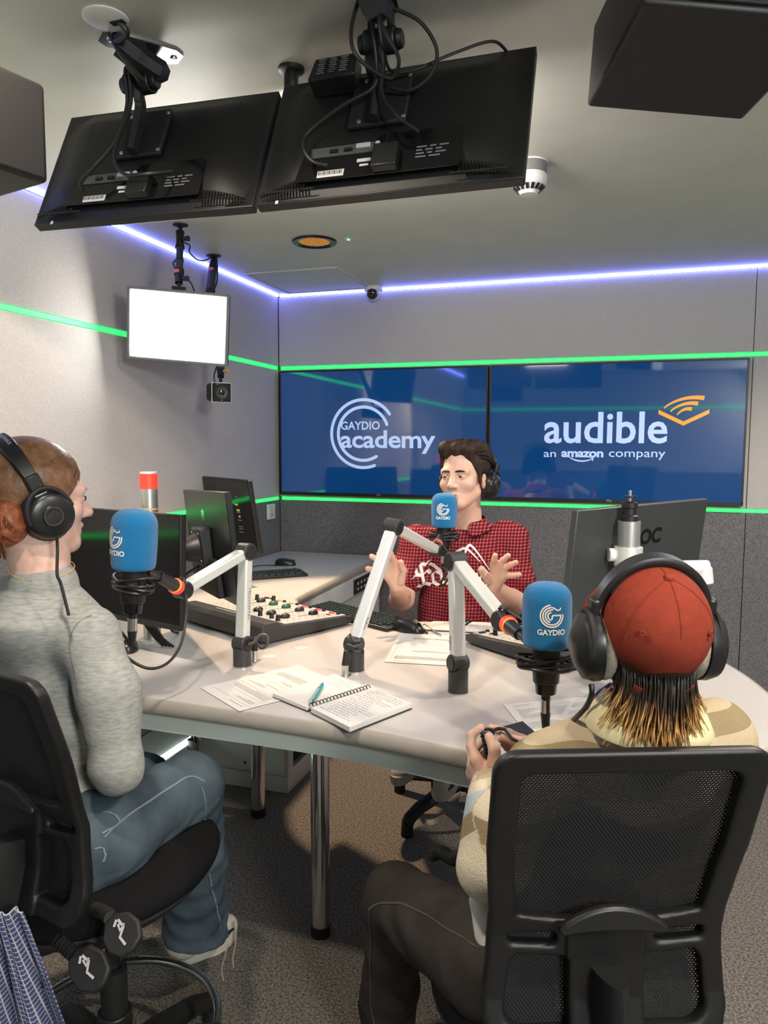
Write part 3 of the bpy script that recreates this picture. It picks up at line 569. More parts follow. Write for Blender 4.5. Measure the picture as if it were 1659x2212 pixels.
for z in (.085,.07,.015,-.02,-.05,-.06,-.075): ui.box((.15,-.0005,z),(.04-.02*(z>.06),.001,.002))
ui.build('screen_text','ui_dim',fm) if mm('ui_dim',(.2,.25,.25),.5,emit=.06,ecol=(.5,.7,.7)) is None else 0
MB().tube([(-1.71,3.06,1.12),(-1.80,3.14,1.10),(-1.9,3.16,1.08)],.02,n=8).build('wall_arm','black',fm)

# ---------------------------------------------------------------- right pole and monitor seen from behind
Xa=XF((.046,2.012,1.125),6.2,0,58); am_=back_monitor(Xa,.61,.36,'large dark grey monitor seen from behind at right, beyond the red cap',mt='amon_grey')if mm('amon_grey',(.055,.06,.062),.4,.2) is None else 0
tx=MB(Xa); text(tx,'AOC',(-.075,-.0068,.075),(1,0,0),(0,0,1),.15,.042,bold=.035); tx.build('brand_mark','black_gloss',am_)
rp=thing('pole_stand','bare aluminium pole with a black clamp and metal pin on top, behind the red cap','pole',(.018,1.862,.83))
rx,ry=.018,1.862
MB().lathe([(.042,0),(.042,.006),(.03,.009),(.024,.01)],(rx,ry,.83),28).build('base_plate','aluminium',rp); MB().cyl((rx,ry,.836),(rx,ry,1.272),.0262,n=30).build('pole','pole_metal',rp)
MB().lathe([(.021,0),(.021,.012),(.016,.015),(.016,.03),(.019,.032),(.019,.044),(.012,.047)],(rx,ry,1.272),24).build('clamp','black',rp); MB().cyl((rx,ry,1.315),(rx,ry,1.345),.004,n=10).build('pin','steel',rp); MB().cyl((rx,ry,1.328),(rx,ry,1.332),.017,n=20).build('washer','black',rp)
MB().cyl((rx,ry,1.165),(rx,ry,1.21),.033,n=26).build('arm_clamp','aluminium',rp); MB().tube([(rx-.02,ry,1.19),(rx-.045,ry-.01,1.19)],.016,n=16).build('clamp_knob','white_plastic',rp)
ha=Xa@Vector((0,-.09,-.01)); MB().tube([(rx+.02,ry+.01,1.175),(rx+.06,ry+.02,1.175),(ha.x+.02,ha.y,ha.z)],.018,n=10).build('monitor_arm','black',rp)
MB().cyl((0.061,1.962,1.144),(0.211,2.010,1.147),.019,n=18).build('spare_arm','white_plastic',rp,bev=.003)
MB().cyl((0.200,2.007,1.147),(0.205,2.004,1.106),.02,n=18).build('arm_joint','white_plastic',rp,bev=.003)

# ---------------------------------------------------------------- mixers
def mixer(X,label,W=.465,D=.40):
    t=thing('mixing_desk',label,'mixer',tuple(X.translation),'mixing desks'); prof=[(0,.012),(0,.056),(.012,.068),(.062,.067),(.085,.050),(.37,.033),(D-.012,.030),(D,.022),(D-.006,.012),(.36,.006),(.03,.006)]
    MB(X).prism(prof,(0,0,0),(0,1,0),(0,0,1),W).build('case','charcoal',t,bev=.003)
    zs=lambda y: .050-(y-.085)*.0596+.0012
    for x in (.04,W-.04):
        for y in (.05,D-.06): MB(X).cyl((x,y,0),(x,y,.008),.012,n=12).build('foot','rubber',t)
    def flat(x0,x1,y0,y1,th,name,mt): 
        b=MB(X); vs=[(x,y,zs(y)+k*th) for k in (-.6,1) for x,y in ((x0,y0),(x1,y0),(x1,y1),(x0,y1))]
        return b.add(vs,[(3,2,1,0),(4,5,6,7),(0,1,5,4),(1,2,6,5),(2,3,7,6),(3,0,4,7)]).build(name,mt,t,bev=.0006)
    n=6; mw=(W-.03)/n
    for i in range(n):
        f=flat(.015+mw*i+.0006,.015+mw*(i+1)-.0006,.103,.372,.0014,'channel_panel','mixer_top')
        g=MB(X); x=.015+mw*(i+.5); Rg=Matrix.Rotation(-.06,3,'X')
        for k in range(9):
            y=.125+.027*k; g.box((x-.012,y,zs(y)+.0016),(.010+.006*((k+i)%2),.0016,.0006),R=Rg); g.box((x+.014,y+.006,zs(y+.006)+.0016),(.012,.0014,.0006),R=Rg)
        g.build('panel_print','inkgrey',f,smooth=False)
    nrm=Vector((0,.06,1)).normalized()
    def knob(x,y,r,hh,cap='black',name='knob'):
        p=Vector((x,y,zs(y)+.0008)); k=MB(X); k.lathe([(r*1.12,0),(r*1.1,hh*.15),(r,hh*.25),(r*.9,hh),(r*.6,hh*1.06),(0,hh*1.06)],p,14,d=nrm); k.build(name,cap,t)
    def key(x,y,wx,wy,hh,mt): 
        MB(X).box((x,y,zs(y)+hh/2),(wx,wy,hh),R=Rg,tp=(.85,.85)).build('button',mt,t,bev=.001)
    for i in range(5):   # rotary caps: five per row, rounded
        x=.07+mw*i+.02
        for y,mt in ((.285,'green_plastic' if i in (1,2) else 'black'),): 
            b=MB(X); b.ball((x,y,zs(y)+.006),(.013,.020,.011)); b.build('fader_cap',mt,t)
        s=MB(X).box((x,y-.03,zs(y-.03)+.0014),(.004,.075,.0008),R=Rg).build('fader_slot','black_gloss',t)
    for i in range(3):
        x=.21+mw*i+.02; b=MB(X); b.ball((x,.165,zs(.165)+.006),(.013,.020,.011)); b.build('fader_cap','black',t)
    for x,y in ((.06,.2),(.10,.335),(.045,.30),(.30,.12),(.355,.125),(.40,.115)): knob(x,y,.0075,.02)
    for i in range(n):
        x=.015+mw*(i+.5); red=i>=3
        key(x-.012,.352,.022,.013,.006,'red_plastic' if red else ('yellow_plastic' if i>0 else 'black')); key(x+.014,.356,.012,.010,.008,'black'); key(x,.322,.016,.010,.004,'green_plastic' if i>1 else 'black')
    MB(X).box((W*.5,.04,.068),(W*.3,.012,.003)).build('rear_label','inkgrey',t)
    return t
mixer(XF((-1.462,2.232,.83),0,0,-25.5),'left mixing desk with black knobs and red buttons, under the green lit monitor')
mixer(XF((-.145,2.03,.83),0,0,53.1),'right mixing desk partly hidden behind the nearest blue microphone')

# ---------------------------------------------------------------- keyboards and mice
def keyboard(c,rz,label):
    X=XF(c,2,0,rz); t=thing('keyboard',label,'keyboard',c,'black keyboards on the desk'); MB(X).box((0,0,.009),(.44,.135,.014)).build('case','black',t,bev=.004)
    k=MB(X)
    for r in range(6):
        off=(0,.004,.009,.012,.02,0)[5-r]; n=22 if r else 13
        for i in range(n):
            w_=.0165 if r else (.10 if i==4 else .024)
            x=-.205+.0187*i+off*.3 if r else -.205+.0315*i
            if abs(x)<.212: k.box((x,-.052+.0195*r,.0185),(w_*.93 if r or i!=4 else .05,.0165,.006),tp=(.82,.8))
    tag(k.build('keys','key_green',t),kind='stuff'); return t
mm('key_green',(.012,.022,.02),.45)
keyboard((-1.609,3.115,0.830),42,'black keyboard on the small side desk below the far monitor')
keyboard((-0.894,2.485,0.830),-28,'black keyboard on the main desk between the left mixer and the far microphone arm')
def mouse(c,rz,label,wheel='grey_plastic',sc=1.0):
    X=XF(c,0,0,rz)@Matrix.Scale(sc,4); t=thing('computer_mouse',label,'mouse',c,'black mice on the desk'); b=MB(X); n=18; pr=[(1,0),(1.0,.12),(.97,.38),(.88,.62),(.70,.82),(.42,.95),(0,1)]
    vs=[];
    for r,z in pr:
        for j in range(n):
            a=2*PI*j/n; x=math.cos(a)*.031*r*(1-.12*math.cos(2*a)); y=math.sin(a)*.055*r; vs.append((x,y,.0005+z*.036*(1-.25*(y/.055)*.8)))
    b.add(vs,[(i*n+j,i*n+(j+1)%n,(i+1)*n+(j+1)%n,(i+1)*n+j) for i in range(len(pr)-1) for j in range(n)]+[tuple(range(n))[::-1]]); b.build('body','black_soft',t,ang=80)
    MB(X).cyl((-.004,.027,.030),(.004,.027,.030),.008,n=14).build('scroll_wheel',wheel,t); MB(X).box((0,.032,.0265),(.0012,.034,.006)).build('button_split','black_gloss',t); return t
mm('black_soft',(.014,.014,.015),.28)
mouse((-1.643,3.475,0.830),-75,'black mouse on the side desk near the back wall')
cable([(-1.668,3.419,0.835),(-1.726,3.421,0.834),(-1.764,3.377,0.834),(-1.768,3.300,0.834)],.0022,'thin black cord of the mouse on the side desk')
mouse((-0.669,2.362,0.830),-112,'black mouse on the main desk in front of the host, beside a pen',sc=1.12)
mouse((-1.405,1.871,0.830),30,'black mouse at the foot of the left pole, partly behind the grey sleeve',sc=.95)

# ---------------------------------------------------------------- papers, notebooks, pens
def sheet(cs,label,z=.8312,th=.0006,lines=(),group='printed sheets on the desk',name='paper_sheet',head=.9,curl=0):
    P_=[Vector((c[0],c[1],z)) for c in cs]; o=P_[0]; t=thing(name,label,'paper',tuple(o)); n=8; b=MB(); g=lambda u,v: P_[0]*(1-u)*(1-v)+P_[1]*u*(1-v)+P_[2]*u*v+P_[3]*(1-u)*v
    vs=[g(i/n,j/n)+Vector((0,0,k*th+curl*max(0,(abs(i/n-.5)-.3))*(abs(j/n-.5)))) for k in (0,1) for j in range(n+1) for i in range(n+1)]; m=(n+1)**2
    fs=[(j*(n+1)+i,j*(n+1)+i+1,(j+1)*(n+1)+i+1,(j+1)*(n+1)+i) for j in range(n) for i in range(n)]; b.add(vs,[tuple(x+m for x in f) for f in fs]+[f[::-1] for f in fs]); b.build('page','paper',t,smooth=False)
    rr=random.Random(len(label)); pr=MB()
    def bar(u0,u1,v,hh):
        q=[g(u0,v),g(u1,v),g(u1,v+hh),g(u0,v+hh)]; pr.add([x+Vector((0,0,th+.0004+curl*max(0,abs(u0-.5)-.3)*abs(v-.5))) for x in q],[(0,1,2,3)])
    for kind,v,u0,u1 in lines:
        if kind=='rule': bar(u0,u1,v,.0018)
        elif kind=='vrule': 
            q=[g(u0,v),g(u0+.002,v),g(u0+.002,u1),g(u0,u1)]; pr.add([x+Vector((0,0,th+.0004)) for x in q],[(0,1,2,3)])
        else:
            u=u0
            while u<u1:
                w_=rr.uniform(.015,.06); bar(u,min(u+w_,u1),v,.0055); u+=w_+.009
    pr.build('print','inkgrey',t,smooth=False); return t
def para(v0,n,u0=.12,u1=.88,step=.017,r=random.Random(3)): return [('t',v0+step*i,u0,u1-(r.uniform(.1,.5) if i==n-1 else r.uniform(0,.08))) for i in range(n)]
L1=[('rule',.1,.06,.94),('vrule',.1,.06,.9),('t',.06,.1,.4)]+para(.14,3,.1,.5)+[('rule',.22,.06,.94)]+para(.26,5,.1,.9)+[('rule',.36,.06,.94)]+para(.42,2,.5,.9)+[('t',.48,.3,.6)]+[('rule',.55,.06,.94)]+para(.6,3,.1,.6)+para(.7,6,.1,.92)
sheet([(-0.833,1.506,0.830),(-1.010,1.626,0.830),(-0.855,1.889,0.830),(-0.673,1.765,0.830)],'printed sheet on the desk lying under the open spiral notebook',lines=L1)
L2=[('rule',.94,.06,.96),('vrule',.08,.06,.94)]+para(.80,3,.25,.92)+[('rule',.72,.06,.96)]+[('t',.62,.4,.7)]+[('rule',.5,.06,.96)]+para(.36,3,.3,.9)+[('rule',.3,.06,.96)]+para(.12,6,.1,.96)+[('t',.04,.1,.5)]
sheet([(-0.634,1.991,0.830),(-0.405,2.020,0.830),(-0.476,2.350,0.830),(-0.686,2.317,0.830)],'printed sheet between the two nearer microphone arms, in front of the mouse',lines=L2)
L3=[('t',.93,.1,.4),('t',.9,.1,.3)]+[('rule',.87,.08,.92)]+para(.55,11,.1,.92,.025)+[('rule',.5,.08,.92)]+para(.25,7,.1,.9,.027)
sheet([(-0.165,1.548,0.830),(-0.027,1.648,0.830),(-0.087,1.854,0.830),(-0.256,1.746,0.830)],'printed sheet under the nearest blue microphone',lines=L3)
sheet([(-0.123,1.673,0.830),(0.031,1.770,0.830),(-0.001,1.912,0.830),(-0.102,1.835,0.830)],'second printed sheet beside the coiled headphone lead near the red cap',z=.8322,lines=L3)
def notebook(cs,label,th,ringn,spine,hand=True):
    # cs: left-bottom, left-top, right-top, right-bottom at table level; spine: (bottom, top)
    t=thing('spiral_notebook',label,'notebook',tuple(Vector((*cs[0][:2],.831)))); z0=.8315; up=Vector((0,0,1))
    lb,lt_,rt,rb=[Vector((c[0],c[1],z0)) for c in cs]; sb,st=[Vector((c[0],c[1],z0)) for c in spine]
    def slab(a,b,c,d,z,hh,name,mt,par=t):
        vs=[p+up*z for p in (a,b,c,d)]+[p+up*(z+hh) for p in (a,b,c,d)]
        return MB().add(vs,[(3,2,1,0),(4,5,6,7),(0,1,5,4),(1,2,6,5),(2,3,7,6),(3,0,4,7)]).build(name,mt,par,bev=.0008)
    gp=.035; m0=lambda a,b,k: a+(b-a)*k
    slab(lb,m0(sb,lb,gp),m0(st,lt_,gp),lt_,0,.002,'cover','black',t); slab(m0(sb,rb,gp),rb,rt,m0(st,rt,gp),0,.002,'cover','black',t)
    k=.985
    a=slab(m0(sb,lb,k),m0(sb,lb,gp+.02),m0(st,lt_,gp+.02),m0(st,lt_,k),.002,th,'page_stack','paper',t); b=slab(m0(sb,rb,gp+.02),m0(sb,rb,k),m0(st,rt,k),m0(st,rt,gp+.02),.002,th*1.35,'page_stack','paper',t)
    for i in range(ringn):
        p=m0(sb,st,(i+.7)/(ringn+.4))+up*(th*.8+.002); ax=(st-sb).normalized(); u=(rb-sb).normalized(); pts=arc(p,.0095,-35,215,u,up,16,ry=.0105)
        MB().tube(pts,.0011,n=6).build('binding_ring','black_gloss',t)
    rr=random.Random(5)
    def scrib(o,u,v,n,wd,z,par):
        pr=MB(); 
        for j in range(n):
            x=rr.uniform(.04,.16)
            end=rr.uniform(.55,.93)
            while x<end:
                ln=rr.uniform(.03,.10); pts=[]; y=.94-.9*j/n
                m=max(4,int(ln*120))
                for i in range(m+1): pts.append(o+u*(x+ln*i/m)+v*(y+rr.uniform(-.010,.012))+up*z)
                pr.ribbon(pts,.0006,up,th=.0002); x+=ln+.022
        pr.build('handwriting','inkgrey',par,smooth=False)
    if hand:
        scrib(m0(sb,rb,.1),(rb-sb)*.86,(st-sb),17,1,.002+th*1.35+.0004,b); scrib(m0(lb,sb,.3)+(lt_-lb)*.62,(sb-lb)*.62,(lt_-lb)*.36,5,1,.002+th+.0004,a)
    return t
nb=notebook([(-0.803,1.617,0.830),(-0.717,1.811,0.830),(-0.455,1.647,0.830),(-0.541,1.461,0.830)],'open spiral notebook with handwriting at the front edge of the desk',.009,18,((-0.677,1.551,0.830),(-0.587,1.732,0.830)))
notebook([(-0.644,2.377,0.830),(-0.618,2.496,0.830),(-0.350,2.544,0.830),(-0.354,2.410,0.830)],'open spiral notebook lying in front of the host behind the right mixer',.004,20,((-0.513,2.395,0.830),(-0.492,2.524,0.830)))
def pen(a,b,r,label,bt,clip='chrome',grip=None):
    a,b=Vector(a),Vector(b); d=(b-a).normalized(); L_=(b-a).length; t=thing('ballpoint_pen',label,'pen',tuple(a)); MB().cyl(a+d*.012,b-d*.012,r,n=14).build('barrel',bt,t)
    MB().cyl(a,a+d*.013,r*.3,r*.95,n=12).build('tip',clip,t); MB().cyl(b-d*.012,b,r*.6,r*.55,n=12).build('button','black',t); s=d.cross(Vector((0,0,1))).normalized()
    MB().box(b-d*.028+Vector((0,0,r+.001)),(.003,.034,.0016),R=d.to_track_quat('Y','Z').to_matrix()).build('clip',clip,t,bev=.0005)
    if grip: MB().cyl(a+d*.014,a+d*.045,r*1.06,n=14).build('grip',grip,t)
    return t
mm('teal',(.01,.30,.36),.35); mm('clear_plastic',(.5,.5,.5),.2)
tp_=pen((-0.679,1.566,0.848),(-0.706,1.707,0.848),.0052,'teal ballpoint pen lying on the left page of the open notebook','teal','steel')
pa,pb_=Vector((-0.678,1.577,0.854)),Vector((-0.692,1.653,0.854)); lt=MB(); text(lt,'GAYDIO',pa,(pb_-pa).normalized(),Vector((0,0,1)).cross((pb_-pa).normalized()),(pb_-pa).length,.0045,bold=.02); lt.build('pen_print','white_print',tp_)
pen((-0.594,2.334,0.835),(-0.663,2.466,0.835),.0042,'clear pen with black grip beside the mouse in front of the host','clear_plastic','black','black')
pen((-0.544,2.319,0.835),(-0.638,2.446,0.835),.0035,'slim grey pen beside the spiral notebook in front of the host','steel')
ph=thing('phone','black smartphone lying on the desk beside the nearest guest\'s hand','phone',(-0.199,1.586,0.832))
fx=[Vector((-0.245,1.570,0.832)),Vector((-0.195,1.632,0.832)),Vector((-0.152,1.561,0.832)),Vector((-0.199,1.477,0.832))]
MB().add([p for p in fx]+[p+Vector((0,0,.008)) for p in fx],[(3,2,1,0),(4,5,6,7),(0,1,5,4),(1,2,6,5),(2,3,7,6),(3,0,4,7)]).build('case','black',ph,bev=.003)
cF=sum(fx,Vector())/4; MB().add([cF+(p-cF)*.94+Vector((0,0,.0084)) for p in fx],[(0,1,2,3)]).build('screen','phone_glass',ph,smooth=False) if mm('phone_glass',(.006,.006,.007),.35,spec=.3) is None else 0

# ---------------------------------------------------------------- microphone arms
def mic_arm(base,p1,p2,p3,q,label,word,upv,side=1):
    # base on desk, p1 lower joint, p2 elbow, p3 end joint, q where the swivel meets the shock mount
    base,p1,p2,p3,q=[Vector(a) for a in (base,p1,p2,p3,q)]; t=thing('microphone_stand',label,'microphone stand',tuple(base),'microphone arms on the desk'); hb=p1.z-base.z
    MB().cyl(base,base+Vector((0,0,.004)),.0262,n=30).build('base_ring','steel',t)
    b=MB(); n=28; nrm=(p2-p1).cross(p3-p2).normalized(); 
    if nrm.y>0: nrm=-nrm
    vs=[]
    for z in (0,1):
        for j in range(n):
            a=2*PI*j/n; x,y=math.cos(a)*.0252,math.sin(a)*.0252; vs.append(base+Vector((x,y,.004 if z==0 else hb*.70+.010*abs(math.sin(a-math.atan2(nrm.y,nrm.x))))))
    b.add(vs,[(j,(j+1)%n,n+(j+1)%n,n+j) for j in range(n)]+[tuple(range(n))[::-1],tuple(range(n,2*n))]); b.build('base','charcoal',t)
    def joint(p,r=.023,l=.044,mt='charcoal'):
        MB().cyl(p-nrm*l/2,p+nrm*l/2,r,n=28).build('joint',mt,t,bev=.003)
        for s in (-1,1): MB().cyl(p+nrm*s*l/2,p+nrm*s*(l/2+.003),r*.8,n=26).build('joint_cap','black',t,bev=.001)
    MB().cyl(base+Vector((0,0,hb*.62)),p1,.0215,n=24).build('neck','charcoal',t); joint(p1,.0235,.042)
    MB().cyl(p1-nrm*.028,p1-nrm*.020,.005,n=10).build('lock_screw','black',t)
    def bar(a,b_,r0,r1,wd=.036,ht=.028):
        d=(b_-a).normalized(); a2=a+d*r0; b2=b_-d*r1; R=Matrix((nrm.cross(d).normalized()*1,nrm,d)).transposed()
        MB().box((a2+b2)/2,(ht,wd,(b2-a2).length),R=R).build('arm_tube','aluminium',t,bev=.006,seg=3); return d,R
    d1,R1=bar(p1,p2,.014,.014); d2,R2=bar(p2,p3,.016,.016); joint(p2,.0245,.044); joint(p3,.0225,.04)
    # lettering along the lower tube, on the face turned to us
    ln=(p2-p1).length; vd=(R1@Vector((0,1,0))); vd=vd if vd.y<0 else -vd; o=p1+d1*ln*(.13 if len(word)<6 else .16)+vd*.0186
    sdir=d1.cross(vd); lt=MB()
    if len(word)<6: text(lt,word,o-sdir*.002 if side>0 else o+sdir*.002,d1,-sdir,.036,.010,bold=.02)
    else: text(lt,word,p1+d1*ln*.62+vd*.0186-sdir*.001+sdir*.0*side,-d1,sdir,.094,.008,bold=.01)
    lt.build('lettering','inkgrey',t)
    mk=MB(); mk.box(o+d1*(.018 if len(word)<6 else .135)+vd*.0003,(.003,.003,.0005) if 0 else (.004,.002,.004)); mk.build('logo_dot','yellow_plastic',t)
    dq=(q-p3).normalized(); Lq=(q-p3).length
    MB().cyl(p3+dq*.016,p3+dq*(.03),.017,.0185,n=24).build('swivel','black',t); MB().cyl(p3+dq*.03,p3+dq*.046,.0195,n=28).build('signal_ring','red_led',t)
    MB().cyl(p3+dq*.046,p3+dq*.05,.0185,n=24).build('signal_edge','amber_led',t); MB().cyl(p3+dq*.05,p3+dq*(Lq*.7),.0165,.013,n=20).build('swivel','black',t,bev=.002); MB().cyl(p3+dq*(Lq*.66),q,.009,n=14).build('swivel_pin','black',t)
    MB().tube(spline([p3-nrm*-.01+Vector((0,0,.026)),p3-dq*.01+Vector((0,0,.03)),p3+dq*.012+Vector((0,0,.026))],5),.0045).build('cable_clip','charcoal',t)
    return t
mic_arm((-1.0,1.829,.83),(-1.000,1.831,0.895),(-0.999,1.855,1.151),(-1.059,1.629,1.081),(-1.031,1.446,1.162),'left microphone arm, folded with its upper tube reaching down to the left','YELLOWTEC',None)
mic_arm((-.685,1.888,.83),(-0.692,1.898,0.902),(-0.628,2.054,1.215),(-0.582,2.385,1.105),(-0.598,2.520,1.139),'middle microphone arm leaning right toward the host','mika',None)
mic_arm((-.378,1.80,.83),(-0.380,1.805,0.905),(-0.394,1.828,1.159),(-0.246,1.655,1.058),(-0.174,1.509,1.053),'right microphone arm with a straight upright tube and its upper tube sloping down','mika',None)

# ---------------------------------------------------------------- microphones with blue windscreens
def microphone(c,ax,face,rr,label,group='microphones with blue windscreens'):
    """c foam centre, ax up axis, face: direction the logo faces, rr foam radius"""
    c=Vector(c); ax=Vector(ax).normalized(); s=rr/.049; t=thing('microphone',label,'microphone',tuple(c),group)
    f=Vector(face); f=(f-ax*f.dot(ax)).normalized(); sd=f.cross(ax)*-1; hh=.0655*s
    rad=lambda z: rr*(.945+.055*min(1,(z+hh)/(.8*hh))) if z<.35*hh else rr*max(0,1-((z-.35*hh)/(.65*hh))**2.6)**(1/2.6)
    prof=[(0,-hh),(rr*.86,-hh),(rr*.915,-hh+.002*s),(rr*.94,-hh+.007*s)]+[(rad(-hh+.012*s+(2*hh-.012*s)*i/26),-hh+.012*s+(2*hh-.012*s)*i/26) for i in range(27)]
    w=MB().lathe(prof,c,40,d=tuple(ax)) if abs(ax.z)<.9999 else MB().lathe(prof,c,40); w=w.build('windscreen','foam',t,ang=80)
    def sp(u,v,e=.0012): r=rad(v)+e; a=u/rr; return c+ax*v+(f*math.cos(a)+sd*math.sin(a))*r
    g=MB(); G=.0215*s; z0=.006*s
    def stroke(pts,wd=.0030*s): 
        P_=[sp(u,v) for u,v in pts]; vs=[]
        for i,p in enumerate(P_):
            tn=(P_[min(i+1,len(P_)-1)]-P_[max(i-1,0)]).normalized(); n_=(p-c); n_=(n_-ax*n_.dot(ax)).normalized(); q_=n_.cross(tn)*wd/2; vs+=[p-q_,p+q_]
        g.add(vs,[(2*i,2*i+1,2*i+3,2*i+2) for i in range(len(P_)-1)])
    A=lambda r,a0,a1,n=22: [(G*r*math.cos(math.radians(a0+(a1-a0)*i/n)),z0+G*r*math.sin(math.radians(a0+(a1-a0)*i/n))) for i in range(n+1)]
    stroke(A(1.02,98,368)); stroke(A(.80,88,350)+[(G*.95,z0+G*.02)] if 0 else A(.80,88,362)); stroke(A(.58,82,255)); stroke(A(.36,100,262))
    stroke([(G*.02,z0+G*.06),(G*.5,z0+G*.06),(G*.86,z0+G*.06)]); stroke([(G*.05,z0+G*.80),(G*.25,z0+G*.66),(G*.5,z0+G*.52),(G*.72,z0+G*.58),(G*.78,z0+G*.76)]); stroke([(-G*.02,z0-G*.34),(G*.02,z0-G*.1),(G*.02,z0+G*.06)])
    g.build('logo_print','white_print',w,smooth=False)
    vs,fs,(x0,x1,y0,y1)=text2d('GAYDIO',bold=.035); W_=.056*s; k=W_/(x1-x0); l=MB(); l.add([sp((x-(x0+x1)/2)*k,z0-.0385*s+(y-y0)*k*1.05) for x,y in vs],fs); l.build('lettering','white_print',w,smooth=False)
    o=c-ax*hh; e=lambda z: o-ax*z*s
    MB().cyl(e(-.006),e(.03),.0275*s,n=28).build('body','black_matte',t); MB().cyl(e(.03),e(.075),.0285*s,.026*s,n=28).build('cradle','black',t,bev=.002*s); MB().cyl(e(.075),e(.098),.0225*s,.0205*s,n=24).build('lower_body','black_gloss',t,bev=.002*s)
    sm_=MB()
    for k_,(dz,rx_,ry_,tl) in enumerate(((.024,.058,.034,.012),(.03,.060,.030,-.010),(.036,.056,.033,.006),(.043,.050,.036,-.004))):
        sm_.tube([e(dz)+sd*(rx_*s*math.cos(2*PI*i/28))+f*(ry_*s*math.sin(2*PI*i/28))+ax*(tl*s*math.cos(2*PI*i/28)) for i in range(28)],.0032*s,n=6,closed=True)
    sm_.build('shock_mount','black',t)
    for sg in (-1,1): MB().cyl(e(.022)+sd*sg*.03*s,e(.046)+sd*sg*.03*s,.006*s,n=10).build('mount_post','black',t)
    MB().cyl(e(.098),e(.112),.0095*s,n=16).build('stem','black',t)
    x=MB().cyl(e(.110),e(.138),.0105*s,n=20).build('connector','steel',t,bev=.001); MB().cyl(e(.138),e(.172),.0105*s,.0065*s,n=18).build('connector_boot','black',x)
    return e
eL=microphone((-1.049,1.426,1.237),(.055,0,1),(-.35,-1,0),.0515,'left microphone with blue foam windscreen, beside the guest in grey')
eF=microphone((-0.593,2.551,1.224),(0,0,1),(.12,-1,0),.0455,'farthest microphone with blue foam windscreen, in front of the host')
eR=microphone((-0.135,1.486,1.118),(-.01,0,1),(.30,-1,0),.0485,'nearest microphone with blue foam windscreen, beside the red cap')
cable([tuple(eL(.172)),(-1.075,1.398,1.029),(-1.076,1.404,0.987),(-1.064,1.426,0.952),(-1.035,1.454,0.929),(-1.020,1.501,0.930),(-1.015,1.548,0.960),(-1.026,1.592,1.013),(-1.037,1.613,1.060),(-1.056,1.622,1.104)],.0036,'black cable looping from the left microphone up to its arm joint')
cable([tuple(eF(.165)),(-0.587,2.513,1.027),(-0.563,2.488,1.011),(-0.557,2.467,0.997),(-0.573,2.460,0.972),(-0.580,2.458,0.977),(-0.569,2.443,1.002),(-0.536,2.404,1.039),(-0.533,2.398,1.079),(-0.552,2.395,1.109),(-0.579,2.388,1.129)],.0036,'black cable looping from the far microphone back to its arm joint')
cable([tuple(eR(.165)),tuple(eR(.215)),tuple(eR(.25)+Vector((.004,-.005,0))),(-.145,1.44,.87),(-.115,1.50,.838)],.0036,'black cable hanging straight down from the nearest microphone')
cable([tuple(eR(.20)+Vector((.006,0,0))),(-0.128,1.473,0.959),(-0.130,1.498,1.008),(-0.154,1.537,1.060),(-0.194,1.589,1.077),(-0.232,1.641,1.081),(-0.248,1.656,1.072)],.0036,'black cable from the nearest microphone back along its arm joint')
def table_xlr(x,y,label,loop):
    t=thing('desk_connector',label,'connector',(x,y,.83),'connectors at the microphone arm feet'); MB().box((x,y,.8315),(.026,.03,.003)).build('socket_plate','steel',t,bev=.001)
    k=MB().cyl((x,y,.832),(x,y,.862),.0095,n=18).build('plug','steel',t,bev=.001); MB().cyl((x,y,.862),(x+.002,y,.90),.0098,.006,n=16).build('plug_boot','black',k); MB().tube(spline(loop,8),.0040).build('lead','charcoal',t)
table_xlr((-0.991,1.886,0.830)[0],(-0.991,1.886,0.830)[1],'silver plug with short looped lead at the foot of the left microphone arm',[((-0.991,1.886,0.830)[0]+.002,(-0.991,1.886,0.830)[1],.895),(-0.970,1.852,0.899),(-0.944,1.837,0.885),(-0.929,1.843,0.895),(-0.934,1.854,0.916),(-0.954,1.848,0.918),(-0.966,1.832,0.900),(-0.977,1.818,0.898)])
table_xlr((-0.694,1.835,0.830)[0],(-0.694,1.835,0.830)[1],'silver plug with short looped lead at the foot of the middle microphone arm',[((-0.694,1.835,0.830)[0]+.002,(-0.694,1.835,0.830)[1],.895),(-0.700,1.853,0.887),(-0.698,1.855,0.910),(-0.672,1.843,0.911),(-0.660,1.868,0.912),(-0.664,1.877,0.918),(-0.680,1.862,0.920),(-0.694,1.870,0.937)])

